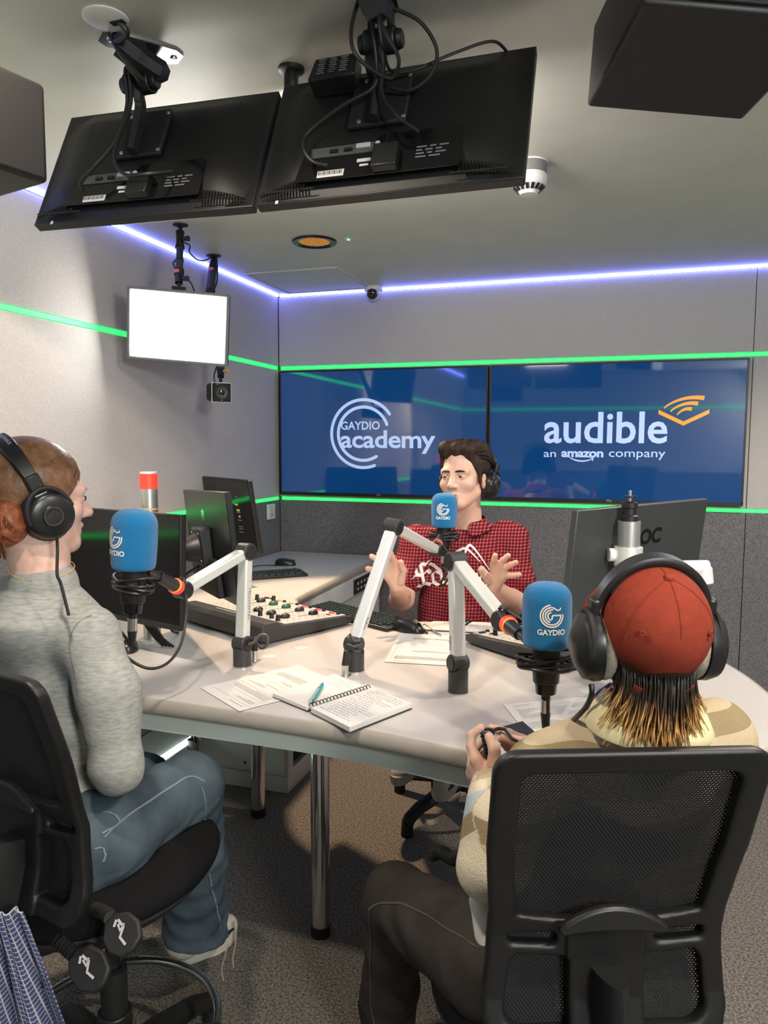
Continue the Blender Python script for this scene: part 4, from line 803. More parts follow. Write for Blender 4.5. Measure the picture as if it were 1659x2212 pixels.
# ---------------------------------------------------------------- smooth bodies: distance fields meshed with surface nets
def nets(F,lo,res):
    S=F<0; nx,ny,nz=F.shape; c=np.zeros((nx-1,ny-1,nz-1),np.int8)
    for i in (0,1):
        for j in (0,1):
            for k in (0,1): c+=S[i:nx-1+i,j:ny-1+j,k:nz-1+k]
    I=np.argwhere((c>0)&(c<8)); n=len(I); idx=-np.ones(c.shape,np.int64); idx[tuple(I.T)]=np.arange(n); acc=np.zeros((n,3)); cnt=np.zeros(n)
    cs=[(i,j,k) for i in (0,1) for j in (0,1) for k in (0,1)]
    for a in cs:
        for b in cs:
            if sum(b)-sum(a)==1 and all(y>=x for x,y in zip(a,b)):
                A=I+np.array(a); B=I+np.array(b); fa=F[tuple(A.T)]; fb=F[tuple(B.T)]; m=(fa<0)!=(fb<0)
                t=np.where(m,fa/np.where(fa==fb,1,fa-fb),0)[:,None]; acc+=np.where(m[:,None],A+(B-A)*t,0); cnt+=m
    V_=acc/cnt[:,None]*res+np.array(lo); Q=[]
    for ax in range(3):
        sl=[slice(1,-1)]*3; sl[ax]=slice(0,-1); sh=list(sl); sh[ax]=slice(1,None)
        E=np.argwhere(S[tuple(sl)]!=S[tuple(sh)]); 
        for d in range(3):
            if d!=ax: E[:,d]+=1
        u,v=[(1,2),(2,0),(0,1)][ax]; du=np.zeros(3,int); dv=np.zeros(3,int); du[u]=1; dv[v]=1
        q=np.stack([idx[tuple((E-du-dv).T)],idx[tuple((E-dv).T)],idx[tuple(E.T)],idx[tuple((E-du).T)]],1); fl=~S[tuple(E.T)]; q[fl]=q[fl][:,::-1]; Q.append(q)
    return V_,np.concatenate(Q)
def field(prims,res,disp=None,pad=.03,clip=None):
    pts=[];
    for p in prims:
        if p[0][0]=='-': continue
        if p[0]=='c': r=max(p[3],p[4]); pts+=[np.array(p[1])-r,np.array(p[1])+r,np.array(p[2])-r,np.array(p[2])+r]
        else: r=max(p[2]); pts+=[np.array(p[1])-r,np.array(p[1])+r]
    lo=np.min(pts,0)-pad; hi=np.max(pts,0)+pad; n=np.ceil((hi-lo)/res).astype(int)+1; F=np.full(n,1.0,np.float32); g=[lo[i]+np.arange(n[i])*res for i in range(3)]
    for p in prims:
        sub=p[0][0]=='-'; ty=p[0][-1]; k=p[5] if len(p)>5 else .02
        if ty=='c': a,b=np.array(p[1],float),np.array(p[2],float); r=max(p[3],p[4]); l,h=np.minimum(a,b)-r,np.maximum(a,b)+r
        else: a=np.array(p[1],float); r=max(p[2]); l,h=a-r,a+r; k=p[4] if len(p)>4 else .02
        m=k+3*res+.02; i0=np.maximum(((l-m-lo)/res).astype(int),0); i1=np.minimum(((h+m-lo)/res).astype(int)+2,n)
        X,Y,Z=np.meshgrid(*[g[i][i0[i]:i1[i]].astype(np.float32) for i in range(3)],indexing='ij'); P_=np.stack([X,Y,Z],-1)
        if ty=='c':
            d=b-a; t=np.clip(((P_-a)@d)/max(d@d,1e-9),0,1); D=np.linalg.norm(P_-a-t[...,None]*d,axis=-1)-(p[3]+(p[4]-p[3])*t)
        else:
            q=P_-a
            if len(p)>3 and p[3] is not None: q=q@np.array(p[3])
            rr=np.array(p[2]); k0=np.linalg.norm(q/rr,axis=-1); k1=np.linalg.norm(q/rr**2,axis=-1); D=k0*(k0-1)/np.maximum(k1,1e-6)
        s=tuple(slice(i0[i],i1[i]) for i in range(3)); f=F[s]
        if sub: h_=np.clip(.5-.5*(f+D)/k,0,1); F[s]=f*(1-h_)-D*h_+k*h_*(1-h_)
        else: h_=np.clip(.5+.5*(f-D)/k,0,1); F[s]=f*(1-h_)+D*h_-k*h_*(1-h_)
    if disp is not None or clip is not None:
        X,Y,Z=np.meshgrid(*g,indexing='ij')
        if disp is not None: F=F+disp(X,Y,Z)
        if clip is not None: F=np.maximum(F,clip(X,Y,Z))
    return F,lo
def blob(prims,res,disp=None,clip=None): F,lo=field(prims,res,disp,clip=clip); return nets(F,lo,res)
def npobj(name,parts,mt,parent,X=None,attr=None):
    vs=[];fs=[];k=0
    for v,f in parts: vs.append(v); fs.append(f+k); k+=len(v)
    v=np.concatenate(vs); f=np.concatenate(fs)
    if X is not None: A=np.array(X); v=v@A[:3,:3].T+A[:3,3]
    av=attr(v) if attr else None
    v=v-np.array(wloc(parent)); me=bpy.data.meshes.new(name); me.vertices.add(len(v)); me.vertices.foreach_set('co',v.ravel().astype(np.float32)); me.loops.add(len(f)*4); me.loops.foreach_set('vertex_index',f.ravel().astype(np.int32))
    me.polygons.add(len(f)); me.polygons.foreach_set('loop_start',np.arange(len(f),dtype=np.int32)*4); me.polygons.foreach_set('loop_total',np.full(len(f),4,np.int32)); me.update(calc_edges=True); me.validate()
    me.polygons.foreach_set('use_smooth',np.ones(len(me.polygons),bool)); me.materials.append(M[mt])
    if av is not None: a=me.attributes.new('along','FLOAT','POINT'); a.data.foreach_set('value',av.astype(np.float32))
    o=bpy.data.objects.new(name,me); COL.objects.link(o); o.parent=parent; return o
def limb(pts,rs,k=.02): return [('c',pts[i],pts[i+1],rs[i],rs[i+1],k) for i in range(len(pts)-1)]
def xfp(v,f,X): A=np.array(X); return v@A[:3,:3].T+A[:3,3],f

mm('skin',(.70,.43,.33),.5,var=.05,vs=60,bump=.06,bs=500,sss=.15); mm('skin_pale',(.74,.50,.41),.5,var=.06,vs=50,bump=.06,bs=500,sss=.15,col2=(.66,.38,.31))
mm('lip',(.52,.20,.18),.4); mm('eye_white',(.55,.5,.48),.25); mm('iris',(.035,.022,.015),.15)
mm('hair_dark',(.032,.019,.013),.6,spec=.2,var=.35,vs=60,bump=.5,bs=140,stretch=(1,.25,1)); mm('hair_brown',(.20,.095,.045),.40,var=.3,vs=60,bump=.4,bs=120); mm('hair_auburn',(.26,.075,.03),.45,var=.35,vs=70,bump=.5,bs=130)
def shirt_mat():
    m=bpy.data.materials.new('red_check'); m.use_nodes=True; nt=m.node_tree; N=nt.nodes; Lk=nt.links; b=N['Principled BSDF']; b.inputs['Roughness'].default_value=.9; b.inputs['Specular IOR Level'].default_value=.15
    tc=N.new('ShaderNodeTexCoord'); sp=N.new('ShaderNodeSeparateXYZ'); Lk.new(tc.outputs['Object'],sp.inputs[0]); outs=[]
    for ax,sc in (('X',1/.0115),('Z',1/.0115)):
        a=N.new('ShaderNodeMath'); a.operation='MULTIPLY'; a.inputs[1].default_value=sc; Lk.new(sp.outputs[ax],a.inputs[0]); f=N.new('ShaderNodeMath'); f.operation='FRACT'; Lk.new(a.outputs[0],f.inputs[0])
        c=N.new('ShaderNodeMath'); c.operation='GREATER_THAN'; c.inputs[1].default_value=.66; Lk.new(f.outputs[0],c.inputs[0]); outs.append(c)
    s=N.new('ShaderNodeMath'); s.operation='ADD'; Lk.new(outs[0].outputs[0],s.inputs[0]); Lk.new(outs[1].outputs[0],s.inputs[1]); h=N.new('ShaderNodeMath'); h.operation='MULTIPLY'; h.inputs[1].default_value=.5; Lk.new(s.outputs[0],h.inputs[0])
    r=N.new('ShaderNodeValToRGB'); e=r.color_ramp.elements; e[0].position=0; e[0].color=(.115,.006,.014,1); e[1].position=1; e[1].color=(.50,.18,.19,1); x=e.new(.5); x.color=(.25,.038,.048,1)
    Lk.new(h.outputs[0],r.inputs[0]); Lk.new(r.outputs[0],b.inputs['Base Color']); return m
M['red_check']=shirt_mat()
def grid_mat(name,base,line,px,pz,wd,thin=None):
    m=bpy.data.materials.new(name); m.use_nodes=True; nt=m.node_tree; N=nt.nodes; Lk=nt.links; b=N['Principled BSDF']; b.inputs['Roughness'].default_value=.9
    tc=N.new('ShaderNodeUVMap'); sp=N.new('ShaderNodeSeparateXYZ'); Lk.new(tc.outputs[0],sp.inputs[0]); outs=[]
    for ax,p in (('X',px),('Y',pz)):
        a=N.new('ShaderNodeMath'); a.operation='MULTIPLY'; a.inputs[1].default_value=1/p; Lk.new(sp.outputs[ax],a.inputs[0]); f=N.new('ShaderNodeMath'); f.operation='FRACT'; Lk.new(a.outputs[0],f.inputs[0]); c=N.new('ShaderNodeMath'); c.operation='LESS_THAN'; c.inputs[1].default_value=wd; Lk.new(f.outputs[0],c.inputs[0]); outs.append(c)
    s=N.new('ShaderNodeMath'); s.operation='MAXIMUM'; Lk.new(outs[0].outputs[0],s.inputs[0]); Lk.new(outs[1].outputs[0],s.inputs[1]); mx=N.new('ShaderNodeMixRGB'); mx.inputs[1].default_value=(*base,1); mx.inputs[2].default_value=(*line,1); Lk.new(s.outputs[0],mx.inputs[0]); Lk.new(mx.outputs[0],b.inputs['Base Color']); return m
M['navy_check']=grid_mat('navy_check',(.045,.055,.14),(.42,.42,.47),.0085,.0085,.17)
mm('marl_grey',(.29,.295,.28),.95,var=.16,vs=55,stretch=(1,1,4.5),bump=.12,bs=300,spec=.1)
mm('denim',(.080,.108,.132),.9,col2=(.040,.057,.074),vs=9,bump=.3,bs=600,spec=.15); mm('denim_seam',(.14,.18,.21),.9)
mm('black_denim',(.060,.052,.047),.9,col2=(.040,.035,.033),vs=12,bump=.3,bs=600,spec=.15); mm('grey_seam',(.085,.078,.07),.9)
mm('shoe_white',(.55,.51,.45),.6,var=.06,vs=20); mm('shoe_grey',(.25,.23,.21),.7); mm('shoe_black',(.015,.015,.016),.5); mm('lace',(.35,.32,.28),.9)
cream=(.66,.58,.44); tan=(.52,.42,.28); olive=(.30,.235,.135); ltb=(.42,.50,.52)
mm('sweater',(1,1,1),.95,var=.06,vs=160,bump=.5,bs=260,spec=.1,attr='along',ramp=('CONSTANT',[(0,cream),(.10,ltb),(.20,olive),(.30,cream),(.42,tan),(.52,olive),(.60,tan),(.72,cream),(.80,olive),(.88,tan)]))
mm('sweater_rib',(.50,.43,.32),.95,var=.05,vs=100,bump=.4,bs=300); mm('collar_cream',(.70,.62,.36),.9,var=.08,vs=40); mm('white_cotton',(.72,.70,.66),.9,var=.05,vs=30)
mm('cap_rust',(.215,.034,.019),.9,var=.07,vs=90,bump=.25,bs=500,spec=.15); mm('cap_dark',(.02,.012,.01),.9)
mm('velour',(.42,.37,.31),.95,col2=(.22,.18,.14),vs=30,bump=.4,bs=300)
mm('mesh_black',(.012,.012,.014),.6); mm('seat_fabric',(.007,.007,.008),.95,bump=.3,bs=600,spec=.1)

# ---------------------------------------------------------------- heads and hands
def head_prims(nose=1.0):
    P_=[('e',(0,-.012,.035),(.074,.097,.084)),('e',(0,.03,-.03),(.060,.064,.085),None,.03),('c',(-.046,-.005,-.055),(-.018,.062,-.098),.022,.019,.03),('c',(.046,-.005,-.055),(.018,.062,-.098),.022,.019,.03),('e',(0,.072,-.102),(.022,.018,.017),None,.02),
        ('e',(-.043,.058,-.028),(.022,.022,.02),None,.02),('e',(.043,.058,-.028),(.022,.022,.02),None,.02),('c',(-.042,.074,.018),(.042,.074,.018),.014,.014,.016),
        ('-e',(-.031,.104,-.001),(.017,.017,.012),None,.014),('-e',(.031,.104,-.001),(.017,.017,.012),None,.014),('e',(-.031,.077,-.002),(.0155,.013,.010),None,.006),('e',(.031,.077,-.002),(.0155,.013,.010),None,.006),
        ('c',(0,.088,.006),(0,.110,-.034),.0075,.0115,.014),('e',(-.012,.098,-.038),(.008,.009,.007),None,.008),('e',(.012,.098,-.038),(.008,.009,.007),None,.008),
        ('c',(-.02,.082,-.066),(0,.092,-.064),.006,.0068,.006),('c',(.02,.082,-.066),(0,.092,-.064),.006,.0068,.006),('c',(-.017,.081,-.076),(.017,.081,-.076),.007,.007,.008),('-c',(-.019,.094,-.0705),(.019,.094,-.0705),.0016,.0016,.003),
        ('e',(.077,-.012,-.012),(.010,.020,.031),np.array(Matrix.Rotation(-.35,3,'Z')),.006),('e',(-.077,-.012,-.012),(.010,.020,.031),np.array(Matrix.Rotation(.35,3,'Z')),.006),('-e',(.088,-.008,-.010),(.006,.011,.017),None,.004),('-e',(-.088,-.008,-.010),(.006,.011,.017),None,.004)]
    return P_
def headX(origin,f,pitch=0,roll=0,sc=1.0):
    f=Vector(f); yaw=math.degrees(math.atan2(-f.x,f.y)); return XF(origin,0,0,yaw)@Matrix.Rotation(math.radians(roll),4,'Y')@Matrix.Rotation(math.radians(pitch),4,'X')@Matrix.Scale(sc,4)
def face_parts(X,parent,squint=.55,brow='hair_dark'):
    for s in (-1,1):
        e=MB(X); e.ball((s*.031,.0835,-.0015),(.0125,.0075,.0052*squint+.0012),n=16); o=e.build('eye','eye_white',parent); MB(X).ball((s*.031+.0015,.0908,-.0012),(.0068,.0026,.0050*squint+.0011),n=14).build('iris','iris',o)
        b=MB(X); b.tube([(s*(.012+.0068*i),.0945-.0006*i-.00022*i*i,.0165+.0022*i-.00045*i*i) for i in range(6)],[.0040,.0050,.0050,.0046,.0038,.0018],n=6,sq=.8); b.build('eyebrow',brow,parent)
        b=MB(X); b.tube([(s*(.018+.0055*i),.0895-.0015*i-.0004*i*i,.0042+.0012*math.sin(i*.6)) for i in range(6)],[.0008,.0014,.0016,.0016,.0014,.0006],n=6); b.build('eyelash','hair_dark',parent)
    l=MB(X); l.tube([(-.019,.0835,-.067),(-.01,.0925,-.0655),(0,.0955,-.0665),(.01,.0925,-.0655),(.019,.0835,-.067)],[.002,.0038,.0042,.0038,.002],n=8); l.tube([(-.017,.0835,-.0745),(-.008,.0905,-.077),(0,.0925,-.0775),(.008,.0905,-.077),(.017,.0835,-.0745)],[.002,.0042,.005,.0042,.002],n=8); l.build('lips','lip',parent)
def strands(name,curves,r,mt,parent,X=None,n=4,attr=False):
    b=MB(X); al=[]
    for c in curves:
        k=len(c); b.tube(c,[r*(.55+.9*math.sin(PI*min(.95,(i+.6)/k))) for i in range(k)],n=n)
        al+=[i/(k-1) for i in range(k) for _ in range(n)]
    o=b.build(name,mt,parent,ang=180)
    if attr: a=o.data.attributes.new('along','FLOAT','POINT'); a.data.foreach_set('value',al)
    return o
def swept(c,rad,a,b,m=9,lift=0,wob=0,rr=R_):
    """strand over the ellipsoid (centre c, radii rad) from direction a to direction b"""
    a,b=Vector(a).normalized(),Vector(b).normalized(); th=math.acos(max(-1,min(1,a.dot(b)))); out=[]; w0=rr.uniform(-1,1)*wob
    for i in range(m):
        t=i/(m-1); d=(a*math.sin((1-t)*th)+b*math.sin(t*th))/max(math.sin(th),1e-4); q=1+lift*math.sin(PI*t)+w0*math.sin(2.2*PI*t)
        out.append((c[0]+d.x*rad[0]*q,c[1]+d.y*rad[1]*q,c[2]+d.z*rad[2]*q))
    return out
def hand(wrist,knuckles,fingers,thumb,rw=.024,rk=.0125,rf=.0092):
    pr=[]
    for kn,f in zip(knuckles,fingers):
        pr.append(('c',wrist,kn,rw*.62,rk,.012)); L_=[kn]+list(f); rs=[rk*.88]+[rf*(1-.07*i) for i in range(len(f))]; pr+=limb(L_,rs,.0035)
    pr+=limb(thumb,[rk*1.25]+[rf*1.12*(1-.08*i) for i in range(len(thumb)-1)],.006)
    return pr

# ---------------------------------------------------------------- headphones
def headphones(X,label,r,cup,big=1.0,tilt=0,cush='black',bandm='black',group='headphones worn in the studio'):
    # local: origin between the ears, x towards the right ear, z up
    t=thing('headphones',label,'headphones',tuple(X.translation),group); w=r+.012; ht=.155*big
    pts=[(w*math.cos(a)*1.02,-.005+tilt*math.sin(a),.035+(ht-.035)*math.sin(a)) for a in [PI*(i/28) for i in range(29)]]
    b=MB(X); vs=[]; 
    for i,p in enumerate(pts):
        a=PI*i/28; nx,nz=math.cos(a),math.sin(a); wd=.020*(.55+.45*math.sin(a)); th=.0075*(.6+.4*math.sin(a))
        for dy,dn in ((-wd,0),(-wd*.8,th),(wd*.8,th),(wd,0),(wd*.8,-th),(-wd*.8,-th)): vs.append((p[0]+nx*dn,p[1]+dy,p[2]+nz*dn))
    b.add(vs,[(6*i+j,6*i+(j+1)%6,6*(i+1)+(j+1)%6,6*(i+1)+j) for i in range(28) for j in range(6)]+[(0,1,2,3,4,5),tuple(range(6*28,6*28+6))[::-1]]); b.build('headband',bandm,t,ang=60)
    b=MB(X); vs=[]
    for i,p in enumerate(pts[5:24]):
        a=PI*(i+5)/28; nx,nz=math.cos(a),math.sin(a); 
        for dy,dn in ((-.015,-.006),(.015,-.006),(.013,-.015),(-.013,-.015)): vs.append((p[0]+nx*dn,p[1]+dy,p[2]+nz*dn))
    b.add(vs,[(4*i+j,4*i+(j+1)%4,4*(i+1)+(j+1)%4,4*(i+1)+j) for i in range(18) for j in range(4)]+[(0,1,2,3),(75,74,73,72)]); b.build('headband_pad','black_matte',t,ang=60)
    for s in (-1,1):
        MB(X).box((s*w*1.03,-.005,.058),(.016,.030,.040)).build('slider',bandm,t,bev=.004); MB(X).box((s*(w*1.03+.001),-.005,.036),(.018,.026,.004)).build('slider_trim','steel',t,bev=.001)
        yk=MB(X); yk.tube([(s*(w+.012),-.005+.040*cup*math.cos(q),-.012+.052*cup*math.sin(q)) for q in [PI*i/12 for i in range(13)]],.0055,n=8); yk.build('yoke','black_matte',t)
        d=(s,0,-.06)
        if cush=='velour':
            c_=MB(X).lathe([(.018,.046),(.032,.040),(.042*cup,.028),(.046*cup,.012),(.046*cup,.0)],(s*(r+.004),-.005,-.012),30,d=d,sx=1.0,sy=1.12).build('ear_cup','black_cup',t)
        else:
            c_=MB(X).lathe([(.0,.031),(.020,.031),(.022,.029),(.036*cup,.028),(.041*cup,.024),(.045*cup,.012),(.045*cup,.0)],(s*(r+.002),-.005,-.012),32,d=d).build('ear_cup','black_cup',t)
            MB(X).lathe([(.020,.0),(.020,.0022),(.0165,.0022),(.0165,.0)],(s*(r+.0335),-.005,-.0135),24,d=d).build('cup_ring','charcoal',c_)
        MB(X).tube([(s*(r-.008),-.005+.033*cup*math.cos(q),-.012+.038*cup*math.sin(q)) for q in [2*PI*i/24 for i in range(24)]],.0155,n=10,closed=True).build('ear_cushion',cush,t)
    return t
mm('black_cup',(.014,.014,.015),.33)

# ================================================================ the host in the red shirt
host=thing('person','host in a red checked shirt talking with both hands spread behind the far microphone','person',(-0.553,2.699,0.869))
HX=headX((-0.556,2.689,1.333),(-.214,-.974,0),4,2,.98)
nk=[tuple(HX@Vector((0,-.03,-.06))),(-0.555,2.738,1.186),(-0.552,2.744,1.124)]
skinp=limb(nk,[.055,.054,.066])+[('e',(-0.558,2.755,1.035),(.13,.09,.1),None,.05)]
hv,hf=blob(head_prims(),.0026); hv=hv@np.array(HX)[:3,:3].T+np.array(HX)[:3,3]
armL=limb([(-0.724,2.664,1.078),(-0.759,2.592,0.887),(-0.724,2.421,0.959)],[.045,.042,.027])+hand((-0.720,2.402,0.972),[(-0.720,2.368,1.060),(-0.739,2.367,1.062),(-0.754,2.367,1.050),(-0.758,2.369,1.023)],[[(-0.721,2.349,1.078),(-0.723,2.334,1.096)],[(-0.753,2.349,1.076),(-0.764,2.336,1.089)],[(-0.777,2.361,1.067),(-0.793,2.347,1.078)],[(-0.785,2.366,1.028),(-0.807,2.349,1.035)]],[(-0.703,2.388,0.993),(-0.686,2.366,1.034),(-0.691,2.346,1.063)],rw=.030,rk=.0135,rf=.0098)
armR=limb([(-0.389,2.793,1.087),(-0.362,2.718,0.875),(-0.405,2.523,0.960)],[.045,.043,.027])+hand((-0.405,2.503,0.973),[(-0.403,2.469,1.053),(-0.383,2.470,1.054),(-0.370,2.478,1.041),(-0.367,2.482,1.015)],[[(-0.398,2.451,1.073),(-0.394,2.443,1.087)],[(-0.368,2.461,1.072),(-0.354,2.461,1.086)],[(-0.348,2.476,1.053),(-0.330,2.477,1.062)],[(-0.342,2.485,1.016),(-0.320,2.487,1.020)]],[(-0.421,2.479,0.999),(-0.432,2.446,1.021),(-0.439,2.430,1.039)],rw=.030,rk=.0135,rf=.0098)
npobj('body',[(hv,hf),blob(skinp,.004),blob(armL,.0024),blob(armR,.0024)],'skin',host)
face_parts(HX,host,.45)
hr=[('e',(0,-.025,.055),(.079,.092,.078)),('e',(0,-.05,.01),(.076,.066,.075),None,.03),('c',(-.05,.045,.098),(.045,.05,.105),.026,.030,.03),('c',(.05,.0,.105),(-.05,-.02,.105),.036,.036,.03),('e',(.066,-.015,.05),(.024,.06,.05),None,.02),('e',(-.066,-.015,.05),(.024,.06,.05),None,.02),('c',(.074,.022,.03),(.075,.018,-.02),.008,.006,.01),('c',(-.074,.022,.03),(-.075,.018,-.02),.008,.006,.01),('-e',(0,.095,.01),(.058,.05,.064),None,.015)]
wv=lambda X,Y,Z: .0035*np.sin(X*150+np.sin(Y*60)*1.5)*np.clip((Z-.02)*20,0,1)
v_,f_=blob(hr,.003,disp=wv); hair=npobj('hair',[xfp(v_,f_,HX)],'hair_dark',host)
cv=[]
for i in range(170):
    x=R_.uniform(-.062,.062); a=(x*1.15,.062,.085+R_.uniform(-.012,.02)); b=(x*1.2+R_.uniform(-.03,.05),-.095,.05+R_.uniform(-.04,.04)); cv.append(swept((0,-.012,.035),(.085,.1,.088),(a[0]/.08,a[1]/.1,(a[2]-.035)/.085),(b[0]/.08,b[1]/.1,(b[2]-.035)/.085),9,.20+R_.uniform(-.06,.07),.05))
for i in range(60):
    s=R_.choice((-1,1)); a=(s*.08,.03+R_.uniform(-.03,.02),.035+R_.uniform(-.02,.05)); b=(s*.06,-.09,.0+R_.uniform(-.03,.05)); cv.append(swept((0,-.012,.035),(.086,.1,.09),(a[0]/.08,a[1]/.1,(a[2]-.035)/.085),(b[0]/.08,b[1]/.1,(b[2]-.035)/.085),7,.05,.03))
strands('hair_strands',cv,.0028,'hair_dark',hair,HX)
MB(HX).tube(arc((.083,.002,-.047),.0045,0,350,(0,1,0),(0,0,1),14),.0008,n=6).build('earring','steel',host)
# shirt
sh=[('c',(-0.721,2.686,1.086),(-0.397,2.812,1.097),.062,.062,.05),('e',(-0.556,2.729,0.977),(.155,.115,.17),None,.05),('e',(-0.565,2.712,0.830),(.165,.125,.17),None,.06),('c',(-0.561,2.702,0.709),(-0.553,2.671,0.577),.16,.165,.05)]
sh+=limb([(-0.721,2.686,1.086),(-0.741,2.627,0.966)],[.066,.068],.03)+limb([(-0.397,2.812,1.097),(-0.371,2.754,0.949)],[.068,.074],.03)
fold=lambda X,Y,Z: .0045*np.sin(X*26+Z*34+np.sin(Z*19)*1.4)*np.sin(Z*17+X*8)+.003*np.sin(X*60-Z*28)
npobj('shirt',[blob(sh,.005,disp=fold)],'red_check',host)
cl=MB(); cN=Vector((-0.552,2.733,1.174))
for s,e in ((-1,(-0.601,2.588,1.140)),(1,(-0.515,2.610,1.138))):
    a0,a1=(95,268) if s<0 else (-88,85); ring_=[cN+Vector((.068*math.sin(math.radians(q)) if 0 else .067*math.cos(math.radians(q+90)),-.067*math.sin(math.radians(q+90)) if 0 else .066*math.sin(math.radians(q+90)),.004)) for q in []]
pts=[(cN+Vector((.070*math.sin(t),.068*math.cos(t),.012+.014*math.cos(t)))) for t in [(-PI*.90)+(PI*1.8)*i/26 for i in range(27)]]
low=[(cN+Vector((.102*math.sin(t),.090*math.cos(t)-.012*(abs(t)>2.2),-.036-.012*max(0,abs(t)-1.9)*2))) for t in [(-PI*.90)+(PI*1.8)*i/26 for i in range(27)]]
k_=len(pts); cl.add([tuple(p) for p in pts]+[tuple(p) for p in low],[(i,i+1,k_+i+1,k_+i) for i in range(k_-1)]); co=cl.build('collar','red_check',host); m_=co.modifiers.new('thick','SOLIDIFY'); m_.thickness=.005; m_=co.modifiers.new('soft','SUBSURF'); m_.levels=1; m_.render_levels=1
for y in (1170,1200): MB().cyl((-0.548,2.591,1.108) if y==1170 else (-0.552,2.595,1.111),(-0.547,2.586,1.109),.005,n=12).build('button','red_check',host) if y==1170 else None
# blackletter chest print, broad nib strokes
pr=MB(); sx0=Vector((-0.710,2.493,0.900)); 
def nib(pts,o,u,v,sc,nw=.17,ang=40):
    c,s=math.cos(math.radians(ang))*nw/2,math.sin(math.radians(ang))*nw/2
    pts=[(x0+(x1-x0)*i/4,y0+(y1-y0)*i/4) for (x0,y0),(x1,y1) in zip(pts[:-1],pts[1:]) for i in range(4)]+[pts[-1]]
    for (x0,y0),(x1,y1) in zip(pts[:-1],pts[1:]):
        q=[(x0-c,y0-s),(x0+c,y0+s),(x1+c,y1+s),(x1-c,y1-s)]; pr.add([o+u*(x*sc)+v*(y*sc) for x,y in q],[(0,1,2,3)])
GL={'E':[[(.62,.86),(.35,.98),(.12,.8),(.12,.55)],[(.35,.98),(.35,.1)],[(.05,.1),(.25,0),(.4,.1),(.62,.0),(.8,.2)],[(.35,.5),(.62,.6),(.72,.45)],[(.55,.9),(.8,1.0)],[(-.1,.5),(.1,.6),(.35,.5)]],
 'd':[[(.15,.9),(.5,.62),(.5,.1),(.3,0),(.1,.12),(.1,.5),(.3,.6),(.5,.5)],[(.0,.98),(.2,.88)]],
 'H':[[(.1,1.0),(.18,.85),(.18,.1),(.05,0)],[(.18,.55),(.4,.65),(.6,.5),(.6,.1),(.45,-.2)],[(.05,.95),(.4,1.08),(.6,.95)],[(-.05,.1),(.2,.05),(.3,.15)]],
 'a':[[(.1,.5),(.3,.62),(.45,.5),(.45,.1),(.55,0)],[(.45,.3),(.2,.35),(.1,.2),(.2,.02),(.45,.12)]],
 'r':[[(.05,.55),(.15,.5),(.15,.1),(.05,0),(.25,.02)],[(.15,.5),(.35,.62),(.42,.5)]],
 'y':[[(.08,.6),(.15,.5),(.15,.15),(.3,.05),(.45,.15)],[(.45,.62),(.45,.0),(.3,-.25),(.1,-.3)]]}
cx_,cz_=.0,0; Rr=.62; aU=Vector((.94,.30,0)).normalized(); o0=Vector((-0.539,2.541,0.994))-Vector((0,0,Rr))
for ch,an,sc in (('E',11.2,.086),('d',5.9,.076),('H',1.2,.086),('a',-3.4,.07),('r',-6.4,.076),('d',-9.8,.076),('y',-14,.072)):
    a=math.radians(an); d=Vector((-math.sin(a)*aU.x,-math.sin(a)*aU.y,math.cos(a))); tx_=Vector((math.cos(a)*aU.x,math.cos(a)*aU.y,math.sin(a))); bw=Vector((-.28,.95,0))*(abs(an)/20)**2*.028
    for st in GL[ch]: nib(st,o0+d*(Rr-.045)-tx_*sc*.35+bw,tx_,d,sc)
for p0,p1,p2 in (((-.010,.085),(.035,.105),(.085,.06)),((.03,.085),(.055,.115),(.12,.03))): pr.ribbon(spline([o0+aU*x+Vector((0,0,Rr+z-.02)) for x,z in (p0,p1,p2)],6),[.004,.006,.008,.009,.009,.009,.008,.007,.006,.005,.004,.003,.003][:13],(.28,-.96,0),th=.0004)
from mathutils.bvhtree import BVHTree
so_=[o for o in host.children if o.name.startswith('shirt')][0]; wo=wloc(host); bv=BVHTree.FromPolygons([v.co+wo for v in so_.data.vertices],[tuple(p.vertices) for p in so_.data.polygons])
def onto(p,d=Vector((-.30,.95,0))):
    h=bv.ray_cast(Vector(p)-d*.4,d); return tuple((h[0] if h[0] else Vector(p))-d*.003)
pr.v=[onto(p) for p in pr.v]; pr.build('chest_print','white_print',host,smooth=False)
